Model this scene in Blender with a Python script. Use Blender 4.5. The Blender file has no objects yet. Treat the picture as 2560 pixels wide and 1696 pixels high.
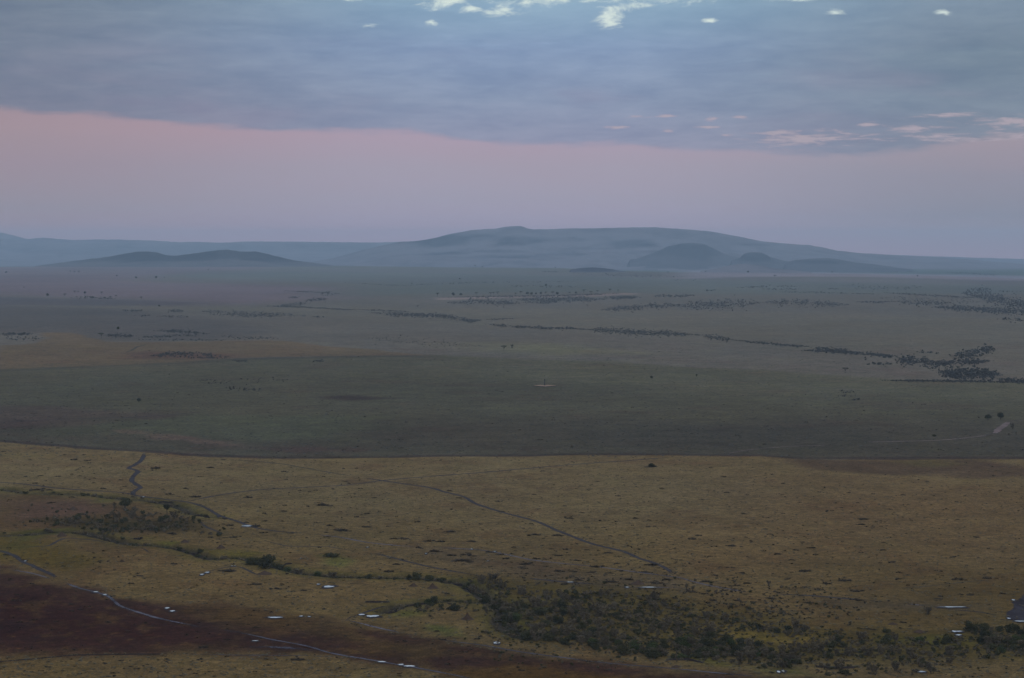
import bpy, math, random
import numpy as np
from mathutils import Vector

S = bpy.context.scene
COL = S.collection
R = math.radians
random.seed(7)
rng = np.random.default_rng(7)

# ------------------------------------------------------------------ camera
F = 4777.0            # focal length in photo pixels (2560 wide)
CX, CY = 1280.0, 848.0
EYE = 612.0           # picture row of eye level
CAM_H = 180.0         # metres above the plain (hot-air-balloon / escarpment height)
TH = math.atan((CY - EYE) / F)
EARTH = 7.4e6         # earth radius with refraction
cam = bpy.data.cameras.new("camera")
cam.sensor_width = 36.0
cam.lens = 36.0 * F / 2560.0
cam.clip_start = 1.0
cam.clip_end = 200000.0
co = bpy.data.objects.new("camera", cam)
co.location = (0, 0, CAM_H)
co.rotation_euler = (math.pi / 2 - TH, 0, 0)
COL.objects.link(co)
S.camera = co
S.view_settings.view_transform = 'Standard'
S.view_settings.look = 'None'
S.view_settings.exposure = 0.0
S.view_settings.gamma = 1.0
S.cycles.use_denoising = True
S.cycles.volume_bounces = 0
S.cycles.max_bounces = 4
S.cycles.volume_max_steps = 64


def lin1(c):
    c = c / 255.0
    return c / 12.92 if c <= 0.04045 else ((c + 0.055) / 1.055) ** 2.4


def lin(r, g, b):
    return np.array([lin1(r), lin1(g), lin1(b)])


# ------------------------------------------------------------------ node helpers
class NT:
    def __init__(self, tree):
        self.t = tree
        self.n = tree.nodes
        self.l = tree.links

    def new(self, kind, **kw):
        n = self.n.new(kind)
        for k, v in kw.items():
            setattr(n, k, v)
        return n

    def put(self, sock, v):
        if isinstance(v, bpy.types.NodeSocket):
            self.l.new(v, sock)
        elif isinstance(v, (tuple, list, np.ndarray)):
            v = list(map(float, v))
            if len(sock.default_value) == 4 and len(v) == 3:
                v = v + [1.0]
            sock.default_value = v
        else:
            sock.default_value = v

    def m(self, op, a, b=0.0, c=0.0, clamp=False):
        n = self.new('ShaderNodeMath', operation=op, use_clamp=clamp)
        self.put(n.inputs[0], a)
        self.put(n.inputs[1], b)
        self.put(n.inputs[2], c)
        return n.outputs[0]

    def ss(self, x, a, b):   # smoothstep
        n = self.new('ShaderNodeMapRange', interpolation_type='SMOOTHSTEP')
        self.put(n.inputs[0], x)
        n.inputs[1].default_value = a
        n.inputs[2].default_value = b
        n.inputs[3].default_value = 0.0
        n.inputs[4].default_value = 1.0
        return n.outputs[0]

    def mr(self, x, a, b, c, d):
        n = self.new('ShaderNodeMapRange')
        n.clamp = True
        self.put(n.inputs[0], x)
        for i, v in enumerate((a, b, c, d)):
            n.inputs[i + 1].default_value = v
        return n.outputs[0]

    def mix(self, f, a, b, blend='MIX'):
        n = self.new('ShaderNodeMix', data_type='RGBA', blend_type=blend)
        self.put(n.inputs[0], f)
        self.put(n.inputs[6], a)
        self.put(n.inputs[7], b)
        return n.outputs[2]

    def noise(self, vec, scale, detail=4, rough=0.55, dist=0.0):
        n = self.new('ShaderNodeTexNoise')
        self.put(n.inputs['Vector'], vec)
        n.inputs['Scale'].default_value = scale
        n.inputs['Detail'].default_value = detail
        n.inputs['Roughness'].default_value = rough
        n.inputs['Distortion'].default_value = dist
        return n.outputs[0]

    def comb(self, x, y, z=0.0):
        n = self.new('ShaderNodeCombineXYZ')
        self.put(n.inputs[0], x)
        self.put(n.inputs[1], y)
        self.put(n.inputs[2], z)
        return n.outputs[0]

    def ramp(self, x, stops):
        n = self.new('ShaderNodeValToRGB')
        self.put(n.inputs[0], x)
        el = n.color_ramp.elements
        while len(el) < len(stops):
            el.new(0.5)
        for e, (p, c) in zip(el, stops):
            e.position = p
            e.color = (float(c[0]), float(c[1]), float(c[2]), 1.0)
        return n.outputs[0]


# ------------------------------------------------------------------ world: dawn sky under a broken deck
SUN_EL, SUN_AZ = R(24), R(150)      # sun behind the camera's right shoulder, filtered by cloud
W = bpy.data.worlds.new("World")
S.world = W
W.use_nodes = True
w = NT(W.node_tree)
w.n.clear()
WS = 0.1
tc = w.new('ShaderNodeTexCoord')
sep = w.new('ShaderNodeSeparateXYZ')
w.l.new(tc.outputs['Generated'], sep.inputs[0])
dx, dy, dz = sep.outputs
az = w.m('ARCTAN2', dx, dy)
hor = w.m('SQRT', w.m('ADD', w.m('MULTIPLY', dx, dx), w.m('MULTIPLY', dy, dy)))
el = w.m('DIVIDE', dz, w.m('MAXIMUM', hor, 0.02))
U = w.m('MULTIPLY_ADD', az, F, CX)            # azimuth in 1/4777 rad steps
V = w.m('MULTIPLY_ADD', el, -F, EYE)          # elevation, 612 at eye level, smaller is higher
zz = w.m('MAXIMUM', w.m('ADD', dz, 0.035), 0.01)
deck_p = w.comb(w.m('DIVIDE', dx, zz), w.m('DIVIDE', dy, zz))        # where the ray meets a flat deck
dir_p = w.comb(w.m('MULTIPLY', az, 10), w.m('MULTIPLY', el, 46))
# clear band under the deck
SKS = 10.0


def sky(r, g, b, k=1.0):
    return lin(r, g, b) * SKS * k


vr = w.mr(V, 250, 640, 0, 1)
band_l = w.ramp(vr, [(0, sky(154, 133, 143)), (0.2, sky(161, 138, 147)), (0.42, sky(153, 136, 149)),
                     (0.7, sky(151, 139, 151)), (0.84, sky(166, 136, 147)), (1, sky(172, 130, 142))])
band_c = w.ramp(vr, [(0, sky(172, 150, 168)), (0.22, sky(171, 151, 169)), (0.43, sky(164, 154, 171)),
                     (0.64, sky(164, 155, 173)), (0.76, sky(170, 155, 175)), (0.84, sky(181, 152, 170)), (1, sky(190, 146, 164))])
band_r = w.ramp(vr, [(0, sky(160, 148, 158)), (0.3, sky(156, 145, 157)), (0.5, sky(144, 140, 155)),
                     (0.75, sky(142, 138, 152)), (0.84, sky(160, 142, 152)), (1, sky(176, 138, 148))])
band = w.mix(w.ss(U, 0, 1100), band_l, band_c)
band = w.mix(w.ss(U, 1500, 2500), band, band_r)
blot = w.noise(w.comb(w.m('MULTIPLY', az, 7), w.m('MULTIPLY', el, 40)), 1.0, 3, 0.5)
band = w.mix(w.mr(blot, 0.35, 0.7, 0.0, 0.35), band, sky(172, 140, 152))
band = w.mix(w.m('MULTIPLY', w.ss(V, 250, 600), 1.0, clamp=True), band, w.mix(w.ss(U, 0, 1100), band_l, w.mix(w.ss(U, 1500, 2500), band_c, band_r)))
# deck colours
vd = w.mr(V, 0, 390, 0, 1)
deck_l = w.ramp(vd, [(0, sky(110, 122, 139)), (0.45, sky(114, 121, 141)), (0.75, sky(119, 120, 141)), (1, sky(130, 125, 147))])
deck_c = w.ramp(vd, [(0, sky(133, 158, 182)), (0.3, sky(131, 151, 182)), (0.65, sky(133, 145, 172)), (1, sky(144, 143, 168))])
deck_r = w.ramp(vd, [(0, sky(117, 131, 150)), (0.4, sky(113, 129, 146)), (0.7, sky(119, 132, 150)), (1, sky(130, 134, 152))])
deck = w.mix(w.ss(U, 0, 1250), deck_l, deck_c)
deck = w.mix(w.ss(U, 1450, 2500), deck, deck_r)
n1 = w.noise(deck_p, 0.8, 6, 0.6, 0.3)
n2 = w.noise(dir_p, 1.4, 6, 0.62, 0.4)
n3 = w.noise(dir_p, 3.6, 5, 0.6, 0.3)
nn = w.m('ADD', w.m('ADD', w.m('MULTIPLY', n1, 0.25), w.m('MULTIPLY', n2, 0.45)), w.m('MULTIPLY', n3, 0.30))
deck = w.mix(w.mr(nn, 0.39, 0.61, 0.0, 1.0), w.mix(1.0, deck, (0.82, 0.86, 0.92, 1), 'MULTIPLY'),
             w.mix(1.0, deck, (1.16, 1.13, 1.09, 1), 'MULTIPLY'))
wisp = w.noise(w.comb(w.m('MULTIPLY', az, 20), w.m('MULTIPLY', el, 150)), 1.0, 7, 0.65, 0.5)
deck = w.mix(w.m('MULTIPLY', w.ss(wisp, 0.54, 0.74), w.mr(V, 330, 60, 0.10, 0.5)), deck, w.mix(1.0, deck, (1.30, 1.28, 1.20, 1), 'MULTIPLY'))
pinky = w.noise(dir_p, 0.8, 3, 0.5)
deck = w.mix(w.m('MULTIPLY', w.ss(pinky, 0.5, 0.72), w.mr(V, 60, 260, 0.0, 0.25)), deck, sky(150, 132, 156))
# lower edge of the deck
er = w.new('ShaderNodeFloatCurve')
w.put(er.inputs[1], w.mr(U, -1000, 3500, 0, 1))
cv = er.mapping.curves[0]
edge_pts = [(-1000, 200), (0, 286), (300, 308), (600, 331), (900, 335), (1050, 343), (1280, 364), (1560, 373), (1800, 386),
            (2150, 392), (2350, 372), (2560, 352), (3500, 330)]
cv.points[0].location = (0, edge_pts[0][1] / 500)
cv.points[1].location = (1, edge_pts[-1][1] / 500)
for a, b in edge_pts[1:-1]:
    cv.points.new((a + 1000) / 4500, b / 500)
er.mapping.update()
E = w.m('MULTIPLY', er.outputs[0], 500.0)
enoise = w.noise(w.comb(w.m('MULTIPLY', az, 26), w.m('MULTIPLY', el, 120)), 1.0, 5, 0.6)
s = w.m('ADD', w.m('SUBTRACT', E, V), w.m('MULTIPLY', w.m('SUBTRACT', enoise, 0.5), 46.0))
dm = w.ss(s, -5, 17)
# breaks in the deck: soft ellipses of thin cloud, torn up by noise
def breaks(spots, nz, amp, lo, hi):
    best = None
    for (u0, v0, ru, rv) in spots:
        a_ = w.m('DIVIDE', w.m('SUBTRACT', U, u0), ru)
        b_ = w.m('DIVIDE', w.m('SUBTRACT', V, v0), rv)
        d_ = w.m('SUBTRACT', 1.0, w.m('SQRT', w.m('ADD', w.m('MULTIPLY', a_, a_), w.m('MULTIPLY', b_, b_))))
        best = d_ if best is None else w.m('MAXIMUM', best, d_)
    q = w.m('ADD', w.m('MAXIMUM', w.m('MULTIPLY_ADD', best, 1.4, 0.0), -6.0), w.m('MULTIPLY', w.m('SUBTRACT', nz, 0.5), amp))
    return w.ss(q, lo, hi)


bn = w.noise(w.comb(w.m('MULTIPLY', az, 62), w.m('MULTIPLY', el, 430)), 1.0, 7, 0.7, 0.3)
br = breaks([(2010, 352, 150, 20), (1960, 338, 90, 8), (2340, 298, 90, 6), (2260, 328, 60, 11), (2330, 352, 170, 10), (2520, 316, 150, 14), (2580, 345, 120, 20), (1540, 321, 34, 5), (1590, 295, 30, 4),
             (1665, 293, 26, 4), (1672, 330, 22, 5), (1780, 300, 20, 6), (1845, 297, 26, 5), (1810, 341, 34, 5), (1760, 321, 30, 4), (2150, 318, 24, 6)], bn, 6.5, -0.15, 1.35)
dm = w.m('MULTIPLY', dm, w.m('SUBTRACT', 1.0, w.m('MULTIPLY', br, 0.9)))
band2 = w.mix(br, band, sky(176, 162, 172))
body = w.mix(dm, band2, deck)
# bright breaks near the top of the view and above it
tn = w.noise(w.comb(w.m('MULTIPLY', az, 48), w.m('MULTIPLY', el, 125)), 1.0, 8, 0.7, 0.5)
tz = w.m('MULTIPLY', w.m('SUBTRACT', 1.0, w.ss(V, -30, 150)), w.m('MULTIPLY', w.ss(U, 600, 1250), w.m('SUBTRACT', 1.0, w.m('MULTIPLY', w.ss(U, 1650, 2400), 0.6))))
tb = breaks([(1125, 8, 85, 20), (1250, 36, 60, 13), (1180, 28, 40, 10), (1420, -6, 190, 26), (1650, -6, 140, 24), (1520, 46, 42, 28), (1590, 24, 70, 14), (925, 70, 34, 7), (1080, 62, 22, 10), (1985, 8, 60, 13),
             (2075, 46, 30, 15), (2260, -2, 60, 12), (2335, 50, 30, 9), (1770, 60, 16, 5), (880, 4, 60, 7), (2450, -10, 80, 12)], tn, 7.0, -0.05, 1.75)
body = w.mix(w.m('MULTIPLY', tz, 0.38), body, sky(150, 185, 205))
body = w.mix(tb, body, sky(214, 226, 220))
# above the picture: thinner, brighter broken overcast
hi = w.ss(V, -20, -500)
hn = w.mr(n1, 0.35, 0.7, 0.0, 1.0)
high = w.mix(hn, sky(152, 176, 214, 1.15), sky(208, 217, 229, 1.15))
hi = w.new('ShaderNodeMapRange', interpolation_type='SMOOTHSTEP')
w.put(hi.inputs[0], V)
hi.inputs[1].default_value = 10
hi.inputs[2].default_value = -420
hi.inputs[3].default_value = 0
hi.inputs[4].default_value = 1
body = w.mix(hi.outputs[0], body, high)
# below the horizon
body = w.mix(w.ss(V, 640, 760), body, sky(96, 98, 108))
nish = w.new('ShaderNodeTexSky', sky_type='NISHITA')
nish.sun_disc = False
nish.sun_elevation = SUN_EL
nish.sun_rotation = SUN_AZ
tot = w.mix(0.04, body, nish.outputs[0], 'ADD')
bg = w.new('ShaderNodeBackground')
w.put(bg.inputs[0], tot)
bg.inputs[1].default_value = WS
wo = w.new('ShaderNodeOutputWorld')
w.l.new(bg.outputs[0], wo.inputs[0])
W.cycles.sampling_method = 'MANUAL'
W.cycles.sample_map_resolution = 1024

sun = bpy.data.lights.new("sun", 'SUN')
sun.energy = 0.5
sun.angle = R(12)
sun.color = (1.0, 0.9, 0.78)
so = bpy.data.objects.new("sun", sun)
sd = Vector((math.cos(SUN_EL) * math.sin(SUN_AZ), math.cos(SUN_EL) * math.cos(SUN_AZ), math.sin(SUN_EL)))
so.rotation_euler = sd.to_track_quat('Z', 'Y').to_euler()
COL.objects.link(so)

# ------------------------------------------------------------------ numpy noise
def _h(ix, iy, seed):
    v = (ix.astype(np.int64) * 374761393 + iy.astype(np.int64) * 668265263 + seed * 1442695041) & 0xFFFFFFFF
    v = ((v ^ (v >> 13)) * 1274126177) & 0xFFFFFFFF
    return ((v ^ (v >> 16)) & 0xFFFF) / 65535.0


def vnoise(x, y, seed=0):
    ix, iy = np.floor(x), np.floor(y)
    fx, fy = x - ix, y - iy
    fx = fx * fx * (3 - 2 * fx)
    fy = fy * fy * (3 - 2 * fy)
    a = _h(ix, iy, seed); b = _h(ix + 1, iy, seed)
    c = _h(ix, iy + 1, seed); d = _h(ix + 1, iy + 1, seed)
    return (a + (b - a) * fx) * (1 - fy) + (c + (d - c) * fx) * fy


def fbm(x, y, seed=0, octs=4):
    t, a, n = 0, 0.5, 0
    for i in range(octs):
        t = t + a * vnoise(x * 2 ** i + 17.3 * i, y * 2 ** i - 9.1 * i, seed + i)
        n += a
        a *= 0.5
    return t / n - 0.5


def sst(x, a, b):
    t = np.clip((x - a) / (b - a), 0, 1)
    return t * t * (3 - 2 * t)


# ------------------------------------------------------------------ the lie of the land
RIDGE_PX = [-3000, -1500, 0, 850, 1100, 1400, 1537, 1700, 2000, 2300, 2560, 4000]
RIDGE_PY = [670, 667, 666, 665, 669, 671, 678, 682, 683, 688, 697, 705]


def dirs(px, py):
    a = (np.asarray(px, float) - CX) / F
    b = (CY - np.asarray(py, float)) / F
    return a, math.cos(TH) + b * math.sin(TH), -math.sin(TH) + b * math.cos(TH)


def curve_hit(py):
    """horizontal distance at which the row py meets the smooth curved plain (centre column)"""
    x, y, z = dirs(CX, py)
    k = -z / y
    disc = np.maximum(k * k - 2 * CAM_H / EARTH, 1e-9)
    return (k - np.sqrt(disc)) * EARTH


RIDGE_R = curve_hit(np.array(RIDGE_PY, float))
RIDGE_AZ = np.arctan((np.array(RIDGE_PX) - CX) / F)
GULLY = []   # (points, width, depth) filled below


def ground_h(x, y):
    r = np.hypot(x, y)
    a = np.arctan2(x, y)
    base = -r * r / (2 * EARTH)
    rr = np.interp(a, RIDGE_AZ, RIDGE_R)
    h = base - 60 * sst(r, rr, rr + 3500)
    fade = sst(r, 500, 900) * (1 - sst(r, 3500, 6500))
    h = h + fade * (fbm(x / 420, y / 420, 3, 3) * 3.2)
    h = h + sst(r, 3000, 6000) * (1 - sst(r, 11000, 14000)) * fbm(x / 1600, y / 2200, 5, 2) * 9.0
    return h


def at(px, py, n=8):
    """point of the ground seen in direction (px, py)"""
    px = np.asarray(px, float); py = np.asarray(py, float)
    X, Y, Z = dirs(px, py)
    k = -Z / Y
    disc = np.maximum(k * k - 2 * CAM_H / EARTH, 1e-9)
    t = (k - np.sqrt(disc)) * EARTH / Y
    for _ in range(n):
        h = ground_h(X * t, Y * t)
        t = t + 0.8 * ((h - CAM_H) / Z - t)
        t = np.clip(t, 200, 60000)
    return X * t, Y * t, ground_h(X * t, Y * t)


def elev_z(px, py, D):
    X, Y, Z = dirs(px, py)
    return X / Y * D, D, CAM_H + Z / Y * D


# ------------------------------------------------------------------ object helpers
def prop(o, label=None, cat=None, group=None, kind=None):
    if label: o['label'] = label
    if cat: o['category'] = cat
    if group: o['group'] = group
    if kind: o['kind'] = kind
    return o


def mesh_np(name, verts, faces, mat, smooth=False, counts=None):
    """verts (n,3), faces (m,k) all of one size"""
    me = bpy.data.meshes.new(name)
    verts = np.asarray(verts, np.float32)
    faces = np.asarray(faces, np.int32)
    me.vertices.add(len(verts))
    me.vertices.foreach_set('co', verts.ravel())
    k = faces.shape[1]
    me.loops.add(faces.size)
    me.loops.foreach_set('vertex_index', faces.ravel())
    me.polygons.add(len(faces))
    me.polygons.foreach_set('loop_start', np.arange(0, faces.size, k, dtype=np.int32))
    me.update(calc_edges=True)
    if smooth:
        me.polygons.foreach_set('use_smooth', np.ones(len(faces), bool))
    me.materials.append(mat)
    return me


def link(name, me, parent=None):
    o = bpy.data.objects.new(name, me)
    COL.objects.link(o)
    if parent: o.parent = parent
    return o


def set_col(me, name, arr):
    at_ = me.attributes.new(name, 'FLOAT_COLOR', 'POINT')
    a4 = np.ones((len(arr), 4), np.float32)
    a4[:, :3] = arr
    at_.data.foreach_set('color', a4.ravel())


# ------------------------------------------------------------------ materials
def mat(name):
    m_ = bpy.data.materials.new(name)
    m_.use_nodes = True
    t = NT(m_.node_tree)
    t.n.clear()
    out = t.new('ShaderNodeOutputMaterial')
    bs = t.new('ShaderNodeBsdfPrincipled')
    t.l.new(bs.outputs[0], out.inputs[0])
    bs.inputs['Roughness'].default_value = 1.0
    bs.inputs['Specular IOR Level'].default_value = 0.0
    return m_, t, bs


def foliage_mat(name, c1, c2, c3=None):
    m_, t, bs = mat(name)
    g = t.new('ShaderNodeNewGeometry')
    oi = t.new('ShaderNodeObjectInfo')
    n = t.noise(g.outputs['Position'], 0.55, 3)
    c = t.mix(t.mr(n, 0.35, 0.65, 0, 1), c1, c2)
    c = t.mix(t.m('MULTIPLY', g.outputs['Random Per Island'], 0.6), c, c3 or c2)
    v = t.mr(oi.outputs['Random'], 0, 1, 0.75, 1.25)
    c = t.mix(1.0, c, t.comb(v, v, v), 'MULTIPLY')
    t.put(bs.inputs['Base Color'], c)
    return m_


M_LEAF = foliage_mat('dark_foliage', (0.026, 0.025, 0.012), (0.045, 0.043, 0.018), (0.080, 0.072, 0.032))
M_LUSH = foliage_mat('green_foliage', (0.032, 0.040, 0.013), (0.052, 0.062, 0.020), (0.078, 0.085, 0.030))
M_TWIG = foliage_mat('twiggy_scrub', (0.066, 0.049, 0.030), (0.105, 0.080, 0.050), (0.155, 0.125, 0.078))
M_TUFT = foliage_mat('low_scrub', (0.034, 0.023, 0.015), (0.056, 0.040, 0.026), (0.085, 0.064, 0.040))
M_FAR = foliage_mat('far_scrub', (0.038, 0.037, 0.034), (0.066, 0.061, 0.052), (0.10, 0.09, 0.075))
m_, t_, b_ = mat('bark'); M_BARK = m_
tc_ = t_.new('ShaderNodeTexCoord')
t_.put(b_.inputs['Base Color'], t_.mix(t_.noise(tc_.outputs['Object'], 3.0), (0.04, 0.03, 0.024), (0.085, 0.07, 0.055)))


def soil_mat(name, c1, c2, scale=0.6, rough=1.0, streak=None, spec=0.0, patchy=False, bias=0.0):
    m_, t, bs = mat(name)
    if patchy:       # grass keeps growing through the worn ground, thinning out towards the middle
        a_ = t.new('ShaderNodeAttribute', attribute_name='wear')
        g_ = t.new('ShaderNodeNewGeometry')
        na = t.noise(g_.outputs['Position'], 0.9, 4, 0.65)
        nb = t.noise(g_.outputs['Position'], 0.07, 3, 0.6)
        q = t.m('ADD', t.m('MULTIPLY', t.m('SUBTRACT', na, 0.5), 2.0), t.m('MULTIPLY', t.m('SUBTRACT', nb, 0.5), 1.8))
        q = t.m('ADD', t.m('ADD', q, a_.outputs['Fac']), bias)
        t.put(bs.inputs['Alpha'], t.ss(q, 0.0, 0.7))
    g = t.new('ShaderNodeNewGeometry')
    n = t.noise(g.outputs['Position'], scale, 5, 0.6)
    c = t.mix(t.mr(n, 0.35, 0.65, 0, 1), c1, c2)
    n2 = t.noise(g.outputs['Position'], 0.045, 4, 0.6)
    c = t.mix(t.mr(n2, 0.40, 0.68, 0, 0.8), c, streak if streak is not None else c2)
    t.put(bs.inputs['Base Color'], c)
    bs.inputs['Roughness'].default_value = rough
    bs.inputs['Specular IOR Level'].default_value = spec
    bp = t.new('ShaderNodeBump')
    bp.inputs['Strength'].default_value = 0.4
    bp.inputs['Distance'].default_value = 0.3
    t.put(bp.inputs['Height'], n)
    t.l.new(bp.outputs[0], bs.inputs['Normal'])
    return m_


M_TRACKD = soil_mat('dark_track', (0.036, 0.029, 0.031), (0.060, 0.050, 0.050), 0.5, patchy=True, bias=0.30)
M_TRACKP = soil_mat('pale_track', (0.060, 0.050, 0.050), (0.10, 0.085, 0.088), 0.5, 0.9, (0.17, 0.145, 0.15), 0.0, patchy=True, bias=0.18)
M_TRACKW = soil_mat('wet_track', (0.030, 0.024, 0.027), (0.060, 0.051, 0.058), 0.5, 0.9, (0.15, 0.14, 0.155), 0.0, patchy=True, bias=0.15)
M_TRACKR = soil_mat('red_track', (0.10, 0.070, 0.062), (0.16, 0.11, 0.095), 0.4, 1.0, (0.21, 0.15, 0.13), patchy=True, bias=0.1)
M_ROADF = soil_mat('far_road', (0.13, 0.105, 0.095), (0.17, 0.14, 0.125), 0.02)
M_TRACKG = soil_mat('green_track', (0.050, 0.050, 0.040), (0.068, 0.064, 0.050), 0.4, patchy=True, bias=-0.1)
M_MOUND = soil_mat('termite_soil', (0.045, 0.030, 0.022), (0.075, 0.048, 0.032), 0.9)
M_BANKS = soil_mat('bank_soil', (0.018, 0.013, 0.012), (0.036, 0.025, 0.021), 1.2)
M_BANKTOP = soil_mat('bank_grass', (0.060, 0.052, 0.030), (0.085, 0.072, 0.040), 0.9)
M_MUD = soil_mat('mud', (0.020, 0.014, 0.014), (0.034, 0.026, 0.027), 0.5, 1.0, (0.070, 0.060, 0.066), 0.0)
M_RIM = soil_mat('wet_soil_rim', (0.028, 0.022, 0.022), (0.050, 0.040, 0.038), 0.6, patchy=False)
m_, t_, b_ = mat('puddle_water'); M_WATER = m_
t_.put(b_.inputs['Base Color'], (0.36, 0.345, 0.29))
b_.inputs['Roughness'].default_value = 0.12
b_.inputs['Specular IOR Level'].default_value = 0.5
b_.inputs['IOR'].default_value = 1.6

# ------------------------------------------------------------------ ground sheet
HAZE_SIG = 3.3e-5
HAZE_L = np.array([0.20, 0.275, 0.36])
LGAIN = np.array([0.57, 0.63, 0.76])     # radiance a white plain would send back


def alb(c, D=1000.0):
    T = math.exp(-HAZE_SIG * D)
    k = 0.885 if D < 1700 else (0.93 if D < 5500 else 0.96)
    L = (lin(*[v_ * k for v_ in c]) - (1 - T) * HAZE_L) / T
    return np.clip(L / LGAIN, 0.010, 0.6)


def world_poly(pts):
    p = np.array(pts, float)
    x, y, z = at(p[:, 0], np.clip(p[:, 1], 640, 5000))
    return np.stack([x, y], 1)


def poly_sd(P, x, y):
    """signed distance, positive inside"""
    n = len(P)
    d2 = np.full(x.shape, 1e18)
    ins = np.zeros(x.shape, bool)
    for i in range(n):
        ax, ay = P[i]; bx, by = P[(i + 1) % n]
        ex, ey = bx - ax, by - ay
        wx, wy = x - ax, y - ay
        t = np.clip((wx * ex + wy * ey) / (ex * ex + ey * ey + 1e-9), 0, 1)
        d2 = np.minimum(d2, (wx - ex * t) ** 2 + (wy - ey * t) ** 2)
        c = (ay > y) != (by > y)
        with np.errstate(divide='ignore', invalid='ignore'):
            ins ^= c & (x < ex * (y - ay) / (by - ay + 1e-12) + ax)
    return np.where(ins, 1, -1) * np.sqrt(d2)


def line_d(P, x, y):
    d2 = np.full(x.shape, 1e18)
    for i in range(len(P) - 1):
        ax, ay = P[i]; bx, by = P[i + 1]
        ex, ey = bx - ax, by - ay
        wx, wy = x - ax, y - ay
        t = np.clip((wx * ex + wy * ey) / (ex * ex + ey * ey + 1e-9), 0, 1)
        d2 = np.minimum(d2, (wx - ex * t) ** 2 + (wy - ey * t) ** 2)
    return np.sqrt(d2)


STREAM = [(0, 1338), (60, 1336), (120, 1330), (200, 1328), (240, 1337), (290, 1350), (340, 1360), (390, 1362), (450, 1370),
          (500, 1385), (530, 1395), (600, 1392), (640, 1400), (700, 1417), (760, 1430), (830, 1438), (900, 1441), (960, 1442),
          (1040, 1441), (1110, 1449), (1160, 1458), (1200, 1478), (1225, 1500), (1260, 1520), (1255, 1545), (1265, 1570), (1310, 1590)]
STREAM2 = [(-60, 1222), (10, 1222), (60, 1232), (150, 1234), (230, 1238), (300, 1246), (370, 1250), (440, 1262), (480, 1282), (528, 1292)]
STREAM3 = [(960, 1528), (1000, 1512), (1060, 1505), (1120, 1500), (1180, 1502), (1230, 1506)]

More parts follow.
